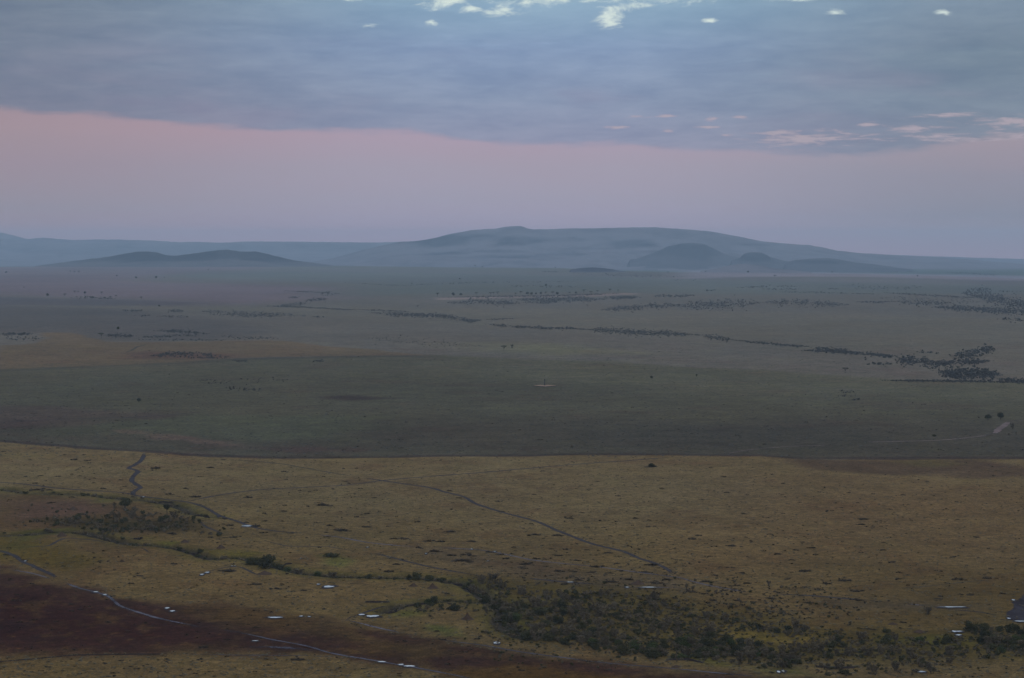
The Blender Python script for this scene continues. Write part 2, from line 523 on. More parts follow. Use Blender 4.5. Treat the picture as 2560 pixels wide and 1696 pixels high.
ZONES = [
    # polygon, colour, soft m, warp m, warp scale m, strength
    # --- far plain
    ([(420, 684), (850, 672), (1700, 692), (3400, 712), (3400, 760), (1900, 720), (1300, 712), (900, 706), (430, 702)], alb((98, 105, 115), 10000), 500, 300, 1500, .7),
    ([(-900, 668), (700, 668), (400, 690), (340, 702), (700, 716), (860, 722), (860, 745), (600, 760), (0, 732), (-900, 726)], alb((102, 101, 112), 8000), 250, 200, 1000, .8),
    ([(350, 690), (700, 680), (1300, 686), (1750, 700), (2560, 714), (2700, 735), (1900, 735), (1550, 730), (1300, 732), (1000, 740), (850, 738), (850, 706)], alb((92, 103, 108), 8000), 300, 200, 1200, .6),
    ([(-900, 742), (0, 742), (300, 750), (500, 757), (520, 766), (0, 764), (-900, 762)], alb((78, 83, 94), 6000), 130, 90, 400, .6),
    ([(1700, 697), (1845, 693), (2027, 692), (2172, 693), (2560, 703), (3400, 712), (3400, 690), (2560, 690), (1700, 676)], alb((116, 120, 134), 12000), 200, 80, 600, .8),
    ([(1094, 744), (1367, 741), (1553, 733), (1600, 735), (1500, 741), (1100, 750)], alb((122, 116, 118), 6500), 30, 20, 200, .8),
    ([(0, 766), (400, 770), (700, 790), (900, 800), (1200, 820), (1700, 845), (2100, 885), (2600, 900), (2600, 800), (1700, 775), (1000, 770), (600, 768)], alb((95, 97, 97), 5000), 120, 100, 700, .7),
    ([(-900, 764), (0, 764), (300, 772), (560, 800), (700, 830), (500, 850), (250, 850), (100, 834), (-900, 840)], alb((82, 85, 90), 4500), 80, 60, 400, .8),
    # --- left yellow stripe
    ([(108, 838), (118, 832), (160, 832), (190, 836), (262, 850), (264, 856), (400, 856), (560, 852), (700, 852), (850, 868), (980, 880), (1110, 890), (900, 891), (700, 893), (560, 897), (480, 906), (330, 913), (150, 919), (0, 926), (-900, 950), (-900, 860), (0, 864), (80, 862), (104, 855)], alb((93, 88, 83), 3600), 10, 22, 110, 1),
    ([(315, 884), (370, 880), (570, 884), (590, 892), (520, 900), (330, 898)], alb((84, 74, 76), 3400), 30, 20, 100, .7),
    ([(1190, 858), (1400, 864), (1560, 882), (1400, 886), (1250, 876)], alb((100, 102, 88), 3500), 110, 60, 200, .6),
    # --- green-grey band
    ([(-900, 962), (0, 926), (150, 919), (330, 913), (480, 906), (560, 899), (900, 892), (1100, 890), (1500, 905), (2000, 930), (2209, 951), (3400, 965), (3400, 1165), (2560, 1150), (1900, 1143), (1500, 1140), (1100, 1143), (700, 1149), (500, 1144), (330, 1131), (0, 1108), (-900, 1060)], alb((82, 83, 78), 2600), 30, 45, 150, 1),
    ([(-900, 962), (0, 926), (330, 913), (480, 906), (900, 900), (1300, 960), (2560, 1010), (3400, 1030), (3400, 1165), (2560, 1150), (1900, 1143), (1500, 1140), (1100, 1143), (700, 1149), (500, 1144), (330, 1131), (0, 1108), (-900, 1060)], alb((74, 75, 71), 2200), 160, 60, 350, .9),
    ([(-900, 1040), (0, 1040), (600, 1050), (1100, 1040), (1700, 1050), (2560, 1060), (3400, 1060), (3400, 1165), (2560, 1150), (1900, 1143), (1500, 1140), (1100, 1143), (700, 1149), (500, 1144), (330, 1131), (0, 1108), (-900, 1060)], alb((66, 66, 65), 1900), 110, 60, 350, .9),
    ([(170, 1062), (330, 1048), (560, 1035), (900, 1040), (1000, 1065), (900, 1100), (640, 1110), (400, 1085), (240, 1080)], alb((72, 77, 70), 1900), 60, 80, 120, .6),
    ([(-900, 1010), (120, 1012), (300, 1022), (370, 1040), (250, 1052), (100, 1062), (-900, 1075)], alb((74, 68, 70), 2000), 30, 90, 90, .6),
    ([(780, 990), (880, 988), (970, 996), (880, 1002), (800, 998)], alb((58, 55, 60), 2200), 20, 20, 60, .8),
    ([(300, 1076), (420, 1086), (560, 1104), (560, 1112), (400, 1096), (300, 1084)], alb((84, 75, 73), 1800), 10, 26, 40, .7),
    ([(640, 1122), (800, 1118), (960, 1124), (900, 1132), (680, 1130)], alb((70, 62, 64), 1750), 12, 26, 50, .7),
    # thin darker strips along the edges of the yellow fields
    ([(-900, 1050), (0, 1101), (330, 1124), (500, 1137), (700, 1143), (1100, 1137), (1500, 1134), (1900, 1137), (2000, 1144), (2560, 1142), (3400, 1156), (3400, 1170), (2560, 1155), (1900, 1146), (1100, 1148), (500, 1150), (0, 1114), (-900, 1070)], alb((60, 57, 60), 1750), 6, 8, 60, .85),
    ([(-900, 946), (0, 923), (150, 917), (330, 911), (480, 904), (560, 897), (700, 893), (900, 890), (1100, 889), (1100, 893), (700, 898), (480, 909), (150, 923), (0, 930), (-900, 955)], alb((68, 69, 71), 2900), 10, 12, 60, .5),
    # --- gold foreground
    ([(-900, 1060), (0, 1107), (330, 1130), (500, 1143), (700, 1148), (1100, 1142), (1500, 1139), (1900, 1141), (2000, 1150), (2330, 1150), (2560, 1148), (3400, 1165), (6500, 5000), (-4500, 5000)], alb((97, 87, 70), 1400), 4, 9, 60, 1),
    ([(-900, 1250), (300, 1240), (900, 1290), (1800, 1330), (3400, 1300), (6500, 5000), (-4500, 5000)], alb((88, 76, 57), 1000), 150, 80, 200, .8),
    ([(1700, 1190), (2200, 1220), (3200, 1220), (3200, 1420), (2560, 1430), (2000, 1400), (1750, 1320)], alb((90, 77, 62), 1200), 110, 90, 120, .7),
    ([(1930, 1146), (2100, 1150), (2420, 1152), (2560, 1165), (2700, 1190), (2440, 1198), (2300, 1186), (2150, 1178), (2050, 1168)], alb((74, 66, 62), 1600), 18, 30, 90, .85),
    ([(2180, 1152), (2330, 1150), (2420, 1160), (2300, 1170)], alb((82, 78, 62), 1600), 14, 20, 60, .7),
    ([(2200, 1440), (2560, 1430), (3000, 1430), (3000, 1600), (2300, 1600), (2100, 1560)], alb((74, 63, 46), 900), 60, 40, 90, .7),
    # stream-side ground
    ([(-200, 1240), (120, 1240), (300, 1262), (420, 1290), (500, 1320), (380, 1340), (150, 1330), (-200, 1340)], alb((78, 66, 55), 1100), 25, 20, 60, .8),
    ([(30, 1260), (200, 1255), (280, 1280), (170, 1292), (40, 1300)], alb((80, 66, 62), 1200), 20, 20, 50, .8),
    ([(100, 1300), (240, 1292), (480, 1300), (500, 1325), (380, 1332), (150, 1322)], alb((55, 53, 42), 1100), 18, 15, 50, .9),
    ([(1180, 1440), (1700, 1480), (2100, 1560), (2560, 1590), (2700, 1650), (2140, 1650), (1800, 1650), (1480, 1610), (1280, 1580), (1230, 1520)], alb((74, 66, 46), 900), 20, 20, 50, .9),
    ([(1650, 1570), (2000, 1580), (2150, 1600), (2080, 1620), (1800, 1612), (1660, 1595)], alb((92, 80, 50), 900), 14, 14, 40, .8),
    # muddy flats round the tracks
    ([(1050, 1370), (1230, 1385), (1420, 1425), (1640, 1440), (1760, 1460), (1700, 1475), (1400, 1452), (1150, 1405)], alb((78, 69, 62), 1050), 25, 22, 50, .65),
    ([(2090, 1505), (2300, 1505), (2430, 1515), (2300, 1530), (2150, 1522)], alb((72, 66, 58), 950), 15, 10, 40, .7),
    # burnt ground, lower left
    ([(-1500, 1300), (0, 1418), (80, 1433), (150, 1455), (230, 1480), (290, 1495), (400, 1503), (560, 1515), (700, 1535), (830, 1552), (930, 1573), (1050, 1600), (1290, 1633), (1500, 1662), (1700, 1676), (2000, 1688), (2300, 1720), (1900, 1760), (1300, 1740), (1150, 1700), (1000, 1668), (860, 1640), (560, 1627), (300, 1631), (0, 1642), (-1500, 1700)], alb((56, 45, 44), 850), 13, 15, 18, 1),
    ([(440, 1520), (640, 1534), (850, 1562), (980, 1600), (1180, 1640), (1050, 1640), (800, 1590), (560, 1560), (420, 1540)], alb((70, 59, 46), 850), 14, 24, 22, .85),
    ([(-900, 1470), (120, 1480), (420, 1560), (640, 1600), (500, 1620), (-900, 1625)], alb((50, 37, 38), 800), 40, 15, 60, .8),
    ([(1100, 1680), (1300, 1665), (1600, 1690), (1500, 1712), (1200, 1705)], alb((78, 62, 40), 780), 8, 8, 20, .7),
    # olive strip left of the burnt area
    ([(-300, 1345), (120, 1352), (240, 1400), (160, 1425), (60, 1400), (-300, 1400)], alb((76, 68, 44), 1000), 15, 12, 40, .8),
]
BURNT = [(-1500, 1300), (0, 1418), (80, 1433), (150, 1455), (230, 1480), (290, 1495), (400, 1503), (560, 1515), (700, 1535), (830, 1552), (930, 1573), (1050, 1600), (1290, 1633), (1500, 1662), (1700, 1676), (2000, 1688), (2300, 1720), (1900, 1760), (1300, 1740), (1150, 1700), (1000, 1668), (860, 1640), (560, 1627), (300, 1631), (0, 1642), (-1500, 1700)]
LUSH = [  # bright green wet grass patches
    ([(410, 1354), (455, 1353), (460, 1360), (415, 1362)], (96, 98, 50)), ([(350, 1338), (400, 1345), (390, 1354), (350, 1350)], (88, 84, 50)),
    ([(530, 1378), (600, 1376), (680, 1384), (600, 1390), (540, 1388)], (88, 84, 48)),
    ([(800, 1388), (850, 1384), (880, 1400), (850, 1418), (810, 1408)], (76, 84, 50)),
    ([(985, 1535), (1060, 1518), (1080, 1530), (1030, 1540), (1000, 1545)], (66, 76, 42)),
    ([(1060, 1560), (1110, 1566), (1150, 1590), (1120, 1592), (1080, 1575)], (64, 78, 46)),
    ([(1165, 1455), (1185, 1470), (1190, 1492), (1175, 1490)], (76, 80, 46)),
    ([(60, 1325), (180, 1320), (140, 1338), (80, 1350), (30, 1362)], (66, 70, 46)),
    ([(20, 1365), (90, 1362), (60, 1374), (0, 1380)], (76, 74, 48)),
    ([(250, 1250), (290, 1248), (260, 1256), (230, 1258)], (78, 82, 50)),
    ([(380, 1256), (460, 1262), (440, 1272), (390, 1268)], (78, 78, 52)),
    ([(1330, 1502), (1450, 1499), (1480, 1506), (1400, 1511)], (84, 80, 48)),
    ([(2190, 1588), (2390, 1592), (2420, 1610), (2330, 1618), (2200, 1600)], (78, 76, 46)),
    ([(1700, 1636), (1780, 1645), (1830, 1665), (1720, 1650)], (74, 76, 44)),
    ([(1880, 1668), (2000, 1670), (2040, 1690), (1900, 1688)], (70, 76, 48)),
]

r_list = list(np.linspace(40, 690, 36))
rows = curve_hit(np.arange(1765.0, 664.0, -1.25))
r_list += [r for r in rows if r > 700]
r0 = r_list[-1]
r_list += list(np.geomspace(r0 * 1.01, 41000, 100))
r_arr = np.array(r_list)
azc = np.arctan((np.arange(-380, 2941, 2.6) - CX) / F)
az_arr = np.concatenate([np.linspace(R(-78), azc[0] - 0.004, 44), azc, np.linspace(azc[-1] + 0.004, R(78), 44)])
RR, AA = np.meshgrid(r_arr, az_arr, indexing='ij')
GX, GY = RR * np.sin(AA), RR * np.cos(AA)
gx, gy = GX.ravel(), GY.ravel()
gz = ground_h(gx, gy)

sp, sp2, sp3 = world_poly(STREAM), world_poly(STREAM2), world_poly(STREAM3)
near = (np.hypot(gx, gy) < 2200) & (np.hypot(gx, gy) > 600)
nx, ny = gx[near], gy[near]
wob = fbm(nx / 12, ny / 12, 41, 3) * 5
ds = np.minimum(np.minimum(line_d(sp, nx, ny), line_d(sp2, nx, ny) + 1), line_d(sp3, nx, ny) + 1)
cut = (1 - sst(ds + wob, 3.0, 7.5))
gz[near] -= 2.2 * cut

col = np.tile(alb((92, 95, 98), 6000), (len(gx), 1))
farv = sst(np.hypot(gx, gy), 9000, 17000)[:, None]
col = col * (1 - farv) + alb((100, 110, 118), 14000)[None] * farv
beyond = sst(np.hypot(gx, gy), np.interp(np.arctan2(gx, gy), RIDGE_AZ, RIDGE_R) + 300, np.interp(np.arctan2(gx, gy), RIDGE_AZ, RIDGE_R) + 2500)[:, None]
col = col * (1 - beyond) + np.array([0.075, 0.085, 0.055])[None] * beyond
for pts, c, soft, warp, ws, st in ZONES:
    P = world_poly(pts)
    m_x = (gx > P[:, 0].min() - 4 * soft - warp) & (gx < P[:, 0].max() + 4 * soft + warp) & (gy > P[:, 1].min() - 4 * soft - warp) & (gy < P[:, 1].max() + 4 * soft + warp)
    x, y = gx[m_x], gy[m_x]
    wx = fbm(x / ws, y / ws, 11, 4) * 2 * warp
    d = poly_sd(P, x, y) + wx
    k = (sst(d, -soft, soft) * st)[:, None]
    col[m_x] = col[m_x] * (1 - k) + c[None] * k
for pts, c in LUSH:
    P = world_poly(pts)
    x, y = nx, ny
    d = poly_sd(P, x, y) + fbm(x / 14, y / 14, 19, 4) * 16
    k = sst(d, -6, 9)[:, None] * .6
    cc = alb(c, 1000)
    tmp = col[near]
    tmp = tmp * (1 - k) + cc[None] * k
    col[near] = tmp
# stream margins: greener, then dark bare soil in the cut
tmp = col[near]
k = ((1 - sst(ds + wob * 2, 4, 20)) * 0.55)[:, None]
tmp = tmp * (1 - k) + alb((70, 70, 44), 1000)[None] * k
k = (cut * 0.85)[:, None]
tmp = tmp * (1 - k) + np.array([0.035, 0.028, 0.024])[None] * k
col[near] = tmp
# burnt ground: ash, stubble and unburnt tussocks in streaks
PB = world_poly(BURNT)
m_b = (gy < 1400) & (gy > 650) & (gx < 350)
xb, yb = gx[m_b], gy[m_b]
ib = sst(poly_sd(PB, xb, yb), -4, 10)
st1 = sst(fbm((xb + yb * .3) / 16, (yb - xb * .25) / 26, 61, 5), 0.02, 0.20)
st2 = sst(fbm(xb / 5, yb / 7, 66, 4), 0.10, 0.26)
kk = (ib * np.clip(.42 * st1 + .38 * st2, 0, 1))[:, None]
tb_ = col[m_b]
tb_ = tb_ * (1 - kk) + alb((76, 62, 46), 850)[None] * kk
kk = (ib * .25 * sst(-fbm(xb / 22, yb / 30, 71, 4), 0.05, 0.22))[:, None]
tb_ = tb_ * (1 - kk) + np.array([.013, .010, .010])[None] * kk
col[m_b] = tb_
# green plain: bare reddish and greener streaks
rr0 = np.hypot(gx, gy)
m_b = (rr0 > 1560) & (rr0 < 3600)
xb, yb = gx[m_b], gy[m_b]
g1 = fbm(xb / 70, yb / 60, 81, 5)
g2 = fbm(xb / 22, yb / 16, 84, 4)
k1 = (sst(g1 + .5 * g2, .10, .30) * .28)[:, None]
k2 = (sst(-g1 + .5 * g2, .12, .32) * .25)[:, None]
tb_ = col[m_b]
tb_ = tb_ * (1 - k1) + tb_ * k1 * np.array([1.35, 1.40, 1.10])
tb_ = tb_ * (1 - k2) + tb_ * k2 * np.array([.95, .60, .70])
col[m_b] = tb_
# near grassland: duller, uneven patches
m_b = rr0 < 1750
xb, yb = gx[m_b], gy[m_b]
g1 = fbm(xb / 38, yb / 44, 86, 5)
g2 = fbm(xb / 9, yb / 11, 88, 4)
k1 = (sst(g1 + .6 * g2, .08, .30) * .30)[:, None]
k2 = (sst(-g1 + .6 * g2, .10, .32) * .40)[:, None]
tb_ = col[m_b]
tb_ = tb_ * (1 - k1) + tb_ * k1 * np.array([1.12, 1.22, 1.12])
tb_ = tb_ * (1 - k2) + tb_ * k2 * np.array([.72, .58, .62])
col[m_b] = tb_
# broad natural mottling of the sward
mot = fbm(gx / 260, gy / 340, 23, 4)
mot2 = fbm(gx / 60, gy / 60, 29, 3)
rfade = sst(np.hypot(gx, gy), 3000, 9000)
col *= (1 + 0.30 * mot * (1 - 0.4 * rfade) + 0.26 * mot2 * (1 - rfade))[:, None]
far_m = fbm(gx / 900, gy / 2600, 31, 4)
col *= (1 + 0.5 * far_m * rfade)[:, None]
red = fbm(gx / 130, gy / 200, 37, 3)
col[:, 0] *= 1 + 0.10 * red
col[:, 2] *= 1 - 0.10 * red

nr, nc = RR.shape
idx = np.arange(nr * nc).reshape(nr, nc)
fc = np.stack([idx[:-1, :-1].ravel(), idx[:-1, 1:].ravel(), idx[1:, 1:].ravel(), idx[1:, :-1].ravel()], 1)
m_, t, bs = mat('savanna_ground')
g = t.new('ShaderNodeNewGeometry')
a = t.new('ShaderNodeAttribute', attribute_name='sward')
pos = g.outputs['Position']
nA = t.noise(pos, 1.1, 3, 0.65)
nB = t.noise(pos, 0.22, 4, 0.6)
nC = t.noise(pos, 0.035, 7, 0.78)
v = t.m('MULTIPLY', t.mr(nA, 0.3, 0.7, 0.60, 1.40), t.mr(nB, 0.3, 0.7, 0.70, 1.30))
v = t.m('MULTIPLY', v, t.mr(nC, 0.3, 0.7, 0.70, 1.30))
# bare or tufty flecks
nD = t.noise(pos, 0.09, 5, 0.7, 0.4)
fl = t.ss(nD, 0.66, 0.72)
nE = t.noise(pos, 0.40, 4, 0.7)
fl2 = t.ss(nE, 0.665, 0.73)
fl = t.m('MAXIMUM', t.m('MULTIPLY', fl, 0.38), t.m('MULTIPLY', fl2, 0.35))
v = t.m('MULTIPLY', v, t.m('SUBTRACT', 1.0, fl))
c = t.mix(1.0, a.outputs['Color'], t.comb(v, v, v), 'MULTIPLY')
c = t.mix(t.mr(nB, 0.45, 0.7, 0, 0.25), c, t.mix(1.0, c, (1.12, 0.92, 0.80, 1), 'MULTIPLY'))
t.put(bs.inputs['Base Color'], c)
bp = t.new('ShaderNodeBump')
bp.inputs['Strength'].default_value = 0.5
bp.inputs['Distance'].default_value = 0.5
t.put(bp.inputs['Height'], t.m('ADD', nA, nB))
t.l.new(bp.outputs[0], bs.inputs['Normal'])
M_GROUND = m_
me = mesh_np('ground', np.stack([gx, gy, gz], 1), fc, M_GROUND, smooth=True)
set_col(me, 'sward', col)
prop(link('ground', me), kind='structure')
GROUND_Z = gz
GROUND_GRID = gz.reshape(nr, nc)


def surf(x, y):
    """height of the actual ground mesh"""
    x = np.asarray(x, float); y = np.asarray(y, float)
    r = np.hypot(x, y); a_ = np.arctan2(x, y)
    i = np.clip(np.searchsorted(r_arr, r) - 1, 0, nr - 2)
    j = np.clip(np.searchsorted(az_arr, a_) - 1, 0, nc - 2)
    fr = (r - r_arr[i]) / (r_arr[i + 1] - r_arr[i]); fa = (a_ - az_arr[j]) / (az_arr[j + 1] - az_arr[j])
    G = GROUND_GRID
    return (G[i, j] * (1 - fa) + G[i, j + 1] * fa) * (1 - fr) + (G[i + 1, j] * (1 - fa) + G[i + 1, j + 1] * fa) * fr


# ------------------------------------------------------------------ far hills
def hill_mat(name, c1, c2):
    m_, t, bs = mat(name)
    g = t.new('ShaderNodeNewGeometry')
    a = t.new('ShaderNodeAttribute', attribute_name='wood')
    n = t.noise(g.outputs['Position'], 0.0022, 6, 0.62, 0.4)
    nf = t.noise(g.outputs['Position'], 0.02, 4, 0.7)
    f = t.m('ADD', t.mr(n, 0.45, 0.68, 0, 0.55), t.m('MULTIPLY', a.outputs['Fac'], 0.8), clamp=True)
    f = t.m('ADD', f, t.mr(nf, 0.55, 0.75, 0, 0.35), clamp=True)
    t.put(bs.inputs['Base Color'], t.mix(f, c1, c2))
    return m_


M_HILL = hill_mat('far_hillside', (0.155, 0.13, 0.13), (0.008, 0.010, 0.018))
M_HILLA = hill_mat('half_wooded_hillside', (0.10, 0.085, 0.08), (0.010, 0.010, 0.014))
M_HILLD = hill_mat('wooded_hillside', (0.070, 0.062, 0.064), (0.013, 0.014, 0.020))


def hill(name, knots, D, front, back, mt, rough=0.0, jag=3.0, wood=(), seed=1, nu=420, nv=70, sink=6.0):
    kx = np.array([k[0] for k in knots], float); ky = np.array([k[1] for k in knots], float)
    u = np.linspace(kx[0], kx[-1], nu)
    py = np.interp(u, kx, ky)
    # round the corners of the outline
    ker = np.hanning(9); ker /= ker.sum()
    py = np.convolve(np.pad(py, 4, 'edge'), ker, 'valid')
    X, _, Z = elev_z(u, py, D)
    vv = np.concatenate([np.linspace(-1, 0, nv), np.linspace(0, 1, 24)[1:]])
    UX, VV = np.meshgrid(np.arange(nu), vv, indexing='xy')
    Dv = np.where(VV < 0, D + VV * front, D + VV * back)
    slope = (u - CX) / F
    xx = slope[UX] * Dv
    crest = Z[UX]
    g0 = ground_h(xx, Dv) - sink
    hgt = np.maximum(crest - (ground_h(X, np.full_like(X, D)) - sink)[UX], 2.0)
    un = UX / (nu - 1.0)
    hgt = hgt * sst(un, 0, .05) * (1 - sst(un, .95, 1.0))
    q = 1 - np.abs(VV)
    s_ = np.where(VV < 0, q ** 1.6 * (1 - 0.35 * np.sin(np.pi * q)), 1 - np.abs(VV) ** 1.5)
    s_ = np.clip(s_, 0, 1)
    nz = fbm(xx / 900, Dv / 1500, seed, 5) * rough * hgt * 4 * q * (1 - q)
    jg = fbm(xx / 60, Dv / 60, seed + 7, 3) * jag * q + fbm(xx / 420, Dv / 500, seed + 9, 4) * jag * 2.2 * q
    zz_ = g0 * (1 - 0) + hgt * s_ + nz + jg
    V_ = np.stack([xx.ravel(), Dv.ravel(), zz_.ravel()], 1)
    n_r, n_c = UX.shape
    ii = np.arange(n_r * n_c).reshape(n_r, n_c)
    fcs = np.stack([ii[:-1, :-1].ravel(), ii[:-1, 1:].ravel(), ii[1:, 1:].ravel(), ii[1:, :-1].ravel()], 1)
    me = mesh_np(name, V_, fcs, mt, smooth=True)
    wd = np.zeros(len(V_))
    yy = V_[:, 1]
    ppx = CX + F * V_[:, 0] / yy
    ppy = EYE - F * (V_[:, 2] - CAM_H) / yy
    for (a0, b0, ra, rb, s0) in wood:
        wn = fbm(V_[:, 0] / 300, V_[:, 1] / 600, seed + 20, 3)
        wd += s0 * (1 - sst(np.hypot((ppx - a0) / ra, (ppy - b0) / rb) + wn, 0.5, 1.15))
    at_ = me.attributes.new('wood', 'FLOAT', 'POINT')
    at_.data.foreach_set('value', np.clip(wd, 0, 1).astype(np.float32))
    return prop(link(name, me), kind='structure')


hill('hills', [(-260, 578), (-120, 577), (-40, 577), (0, 581), (30, 588), (60, 596), (120, 606), (200, 616)], 36000, 1500, 2500, M_HILL, 0.2, 5, seed=3, nu=160)
hill('hills', [(-700, 610), (-300, 596), (0, 597), (20, 600), (60, 599), (100, 594), (130, 595), (180, 600), (300, 599), (360, 601), (450, 606), (560, 606), (640, 604),
               (720, 605), (840, 606), (960, 606), (1000, 604), (1200, 606), (1700, 612), (2060, 628), (2150, 634), (2250, 638), (2400, 643), (2560, 648), (2900, 655)],
     33000, 8000, 4000, M_HILL, 0.3, 9, wood=[(300, 625, 300, 14, .35), (800, 620, 260, 10, .3)], seed=5, nu=900)
hill('hills', [(700, 668), (780, 656), (860, 640), (900, 628), (960, 614), (1000, 605), (1040, 602), (1080, 598), (1120, 588), (1180, 577), (1240, 573), (1262, 568), (1290, 565), (1306, 566), (1316, 571), (1335, 574), (1380, 573),
               (1440, 572), (1500, 571), (1540, 570), (1590, 570), (1640, 569), (1700, 573), (1740, 576), (1800, 584), (1860, 595), (1900, 603), (1950, 608), (1990, 612), (2020, 613), (2060, 620), (2090, 627), (2150, 633), (2260, 640), (2400, 648), (2520, 658), (2640, 668)],
     25000, 5500, 4500, M_HILL, 0.6, 7,
     wood=[(1110, 604, 80, 14, .9), (1290, 603, 80, 13, .75), (1130, 634, 60, 5, .7), (1250, 629, 110, 4, .6), (1580, 612, 60, 14, .8), (1540, 578, 120, 6, .3), (1800, 600, 60, 8, .3), (1250, 642, 120, 5, .5), (1620, 630, 60, 4, .5), (1180, 590, 70, 6, .45), (1420, 600, 60, 7, .35), (1480, 622, 90, 3, .5), (1690, 590, 50, 8, .4), (1060, 612, 50, 12, .6), (1900, 612, 60, 3, .5), (1380, 636, 80, 3, .5), (1730, 640, 60, 3, .5)],
     seed=8, nu=1000, nv=110)
hill('hills', [(1560, 652), (1600, 645), (1640, 630), (1670, 616), (1700, 609), (1730, 607), (1760, 611), (1790, 624), (1815, 636), (1850, 644), (1900, 650)],
     21500, 1800, 1800, M_HILLD, 0.3, 8, wood=[(1725, 628, 90, 22, 1)], seed=11, nu=260)
hill('hills', [(1820, 654), (1850, 644), (1860, 634), (1880, 630), (1905, 632), (1925, 643), (1960, 652), (2000, 656)],
     20500, 1400, 1400, M_HILLD, 0.3, 7, wood=[(1885, 643, 50, 14, 1)], seed=12, nu=180)
hill('hills', [(1950, 662), (1990, 650), (2040, 647), (2070, 646), (2100, 650), (2130, 656), (2180, 662), (2240, 670), (2290, 676)],
     19500, 1500, 1500, M_HILLD, 0.3, 6, wood=[(2060, 656, 70, 8, .9)], seed=13, nu=180)
hill('hills', [(1740, 680), (1790, 671), (1830, 662), (1860, 660), (1900, 664), (1950, 673), (2040, 682)],
     15500, 1600, 1600, M_HILL, 0.2, 4, seed=14, nu=180)
hill('hills', [(60, 670), (130, 661), (180, 654), (220, 649), (270, 643), (320, 634), (345, 630), (370, 629), (395, 631), (415, 637), (440, 639), (480, 635), (520, 630), (545, 626), (572, 625),
               (600, 630), (640, 630), (665, 635), (700, 643), (740, 652), (790, 658), (860, 667)],
     18300, 1300, 1500, M_HILLA, 0.35, 7, wood=[(350, 636, 190, 15, 1), (580, 634, 190, 19, 1), (240, 650, 120, 8, .7), (700, 650, 90, 8, .7), (470, 640, 150, 13, .9)], seed=15, nu=520)
hill('hills', [(1420, 676), (1450, 671), (1480, 669), (1510, 671), (1540, 676), (1580, 682)],
     13600, 700, 700, M_HILLD, 0.2, 4, wood=[(1490, 674, 60, 6, .8)], seed=16, nu=120)

# ------------------------------------------------------------------ plant shapes (leaf-sized faces, no two templates alike)
def leaf_cloud(blobs, n, size, rnd, up=0.0, aspect=1.6, shell=0.55):
    """blobs: (cx,cy,cz,rx,ry,rz,weight); returns verts, quads"""
    b = np.array(blobs, float)
    wgt = b[:, 6] / b[:, 6].sum()
    k = rnd.choice(len(b), n, p=wgt)
    d = rnd.normal(size=(n, 3)); d /= np.linalg.norm(d, axis=1)[:, None]
    rad = (shell + (1 - shell) * rnd.random(n)) * (0.85 + 0.3 * rnd.random(n))
    c = b[k, :3] + d * rad[:, None] * b[k, 3:6]
    nrm = rnd.normal(size=(n, 3)); nrm = nrm * 0.8 + d * 0.9; nrm[:, 2] += up
    nrm /= np.linalg.norm(nrm, axis=1)[:, None]
    h = np.where(np.abs(nrm[:, 2:3]) > 0.9, np.array([[1., 0, 0]]), np.array([[0, 0, 1.]]))
    t1 = np.cross(nrm, h); t1 /= np.linalg.norm(t1, axis=1)[:, None]
    t2 = np.cross(nrm, t1)
    s = size * (0.6 + 0.8 * rnd.random(n))[:, None]
    a, bb = t1 * s * aspect * 0.5, t2 * s * 0.5
    v = np.stack([c - a - bb * 0.4, c - bb, c + a + bb * 0.3, c + bb], 1).reshape(-1, 3)
    v[:, 2] = np.maximum(v[:, 2], -0.02)
    f = np.arange(4 * n).reshape(n, 4)
    return v, f


def limb(p0, p1, r0_, r1_, sides=6):
    p0, p1 = np.array(p0, float), np.array(p1, float)
    ax = p1 - p0; ax /= np.linalg.norm(ax)
    h = np.array([1., 0, 0]) if abs(ax[0]) < 0.8 else np.array([0, 1., 0])
    t1 = np.cross(ax, h); t1 /= np.linalg.norm(t1); t2 = np.cross(ax, t1)
    an = np.linspace(0, 2 * np.pi, sides, endpoint=False)
    c = np.cos(an)[:, None] * t1 + np.sin(an)[:, None] * t2
    v = np.concatenate([p0 + c * r0_, p1 + c * r1_])
    f = [(i, (i + 1) % sides, sides + (i + 1) % sides, sides + i) for i in range(sides)]
    return v, np.array(f)


def merge(parts):
    vs, fs, o = [], [], 0
    for v, f in parts:
        vs.append(v); fs.append(f + o); o += len(v)
    return np.concatenate(vs), np.concatenate(fs)


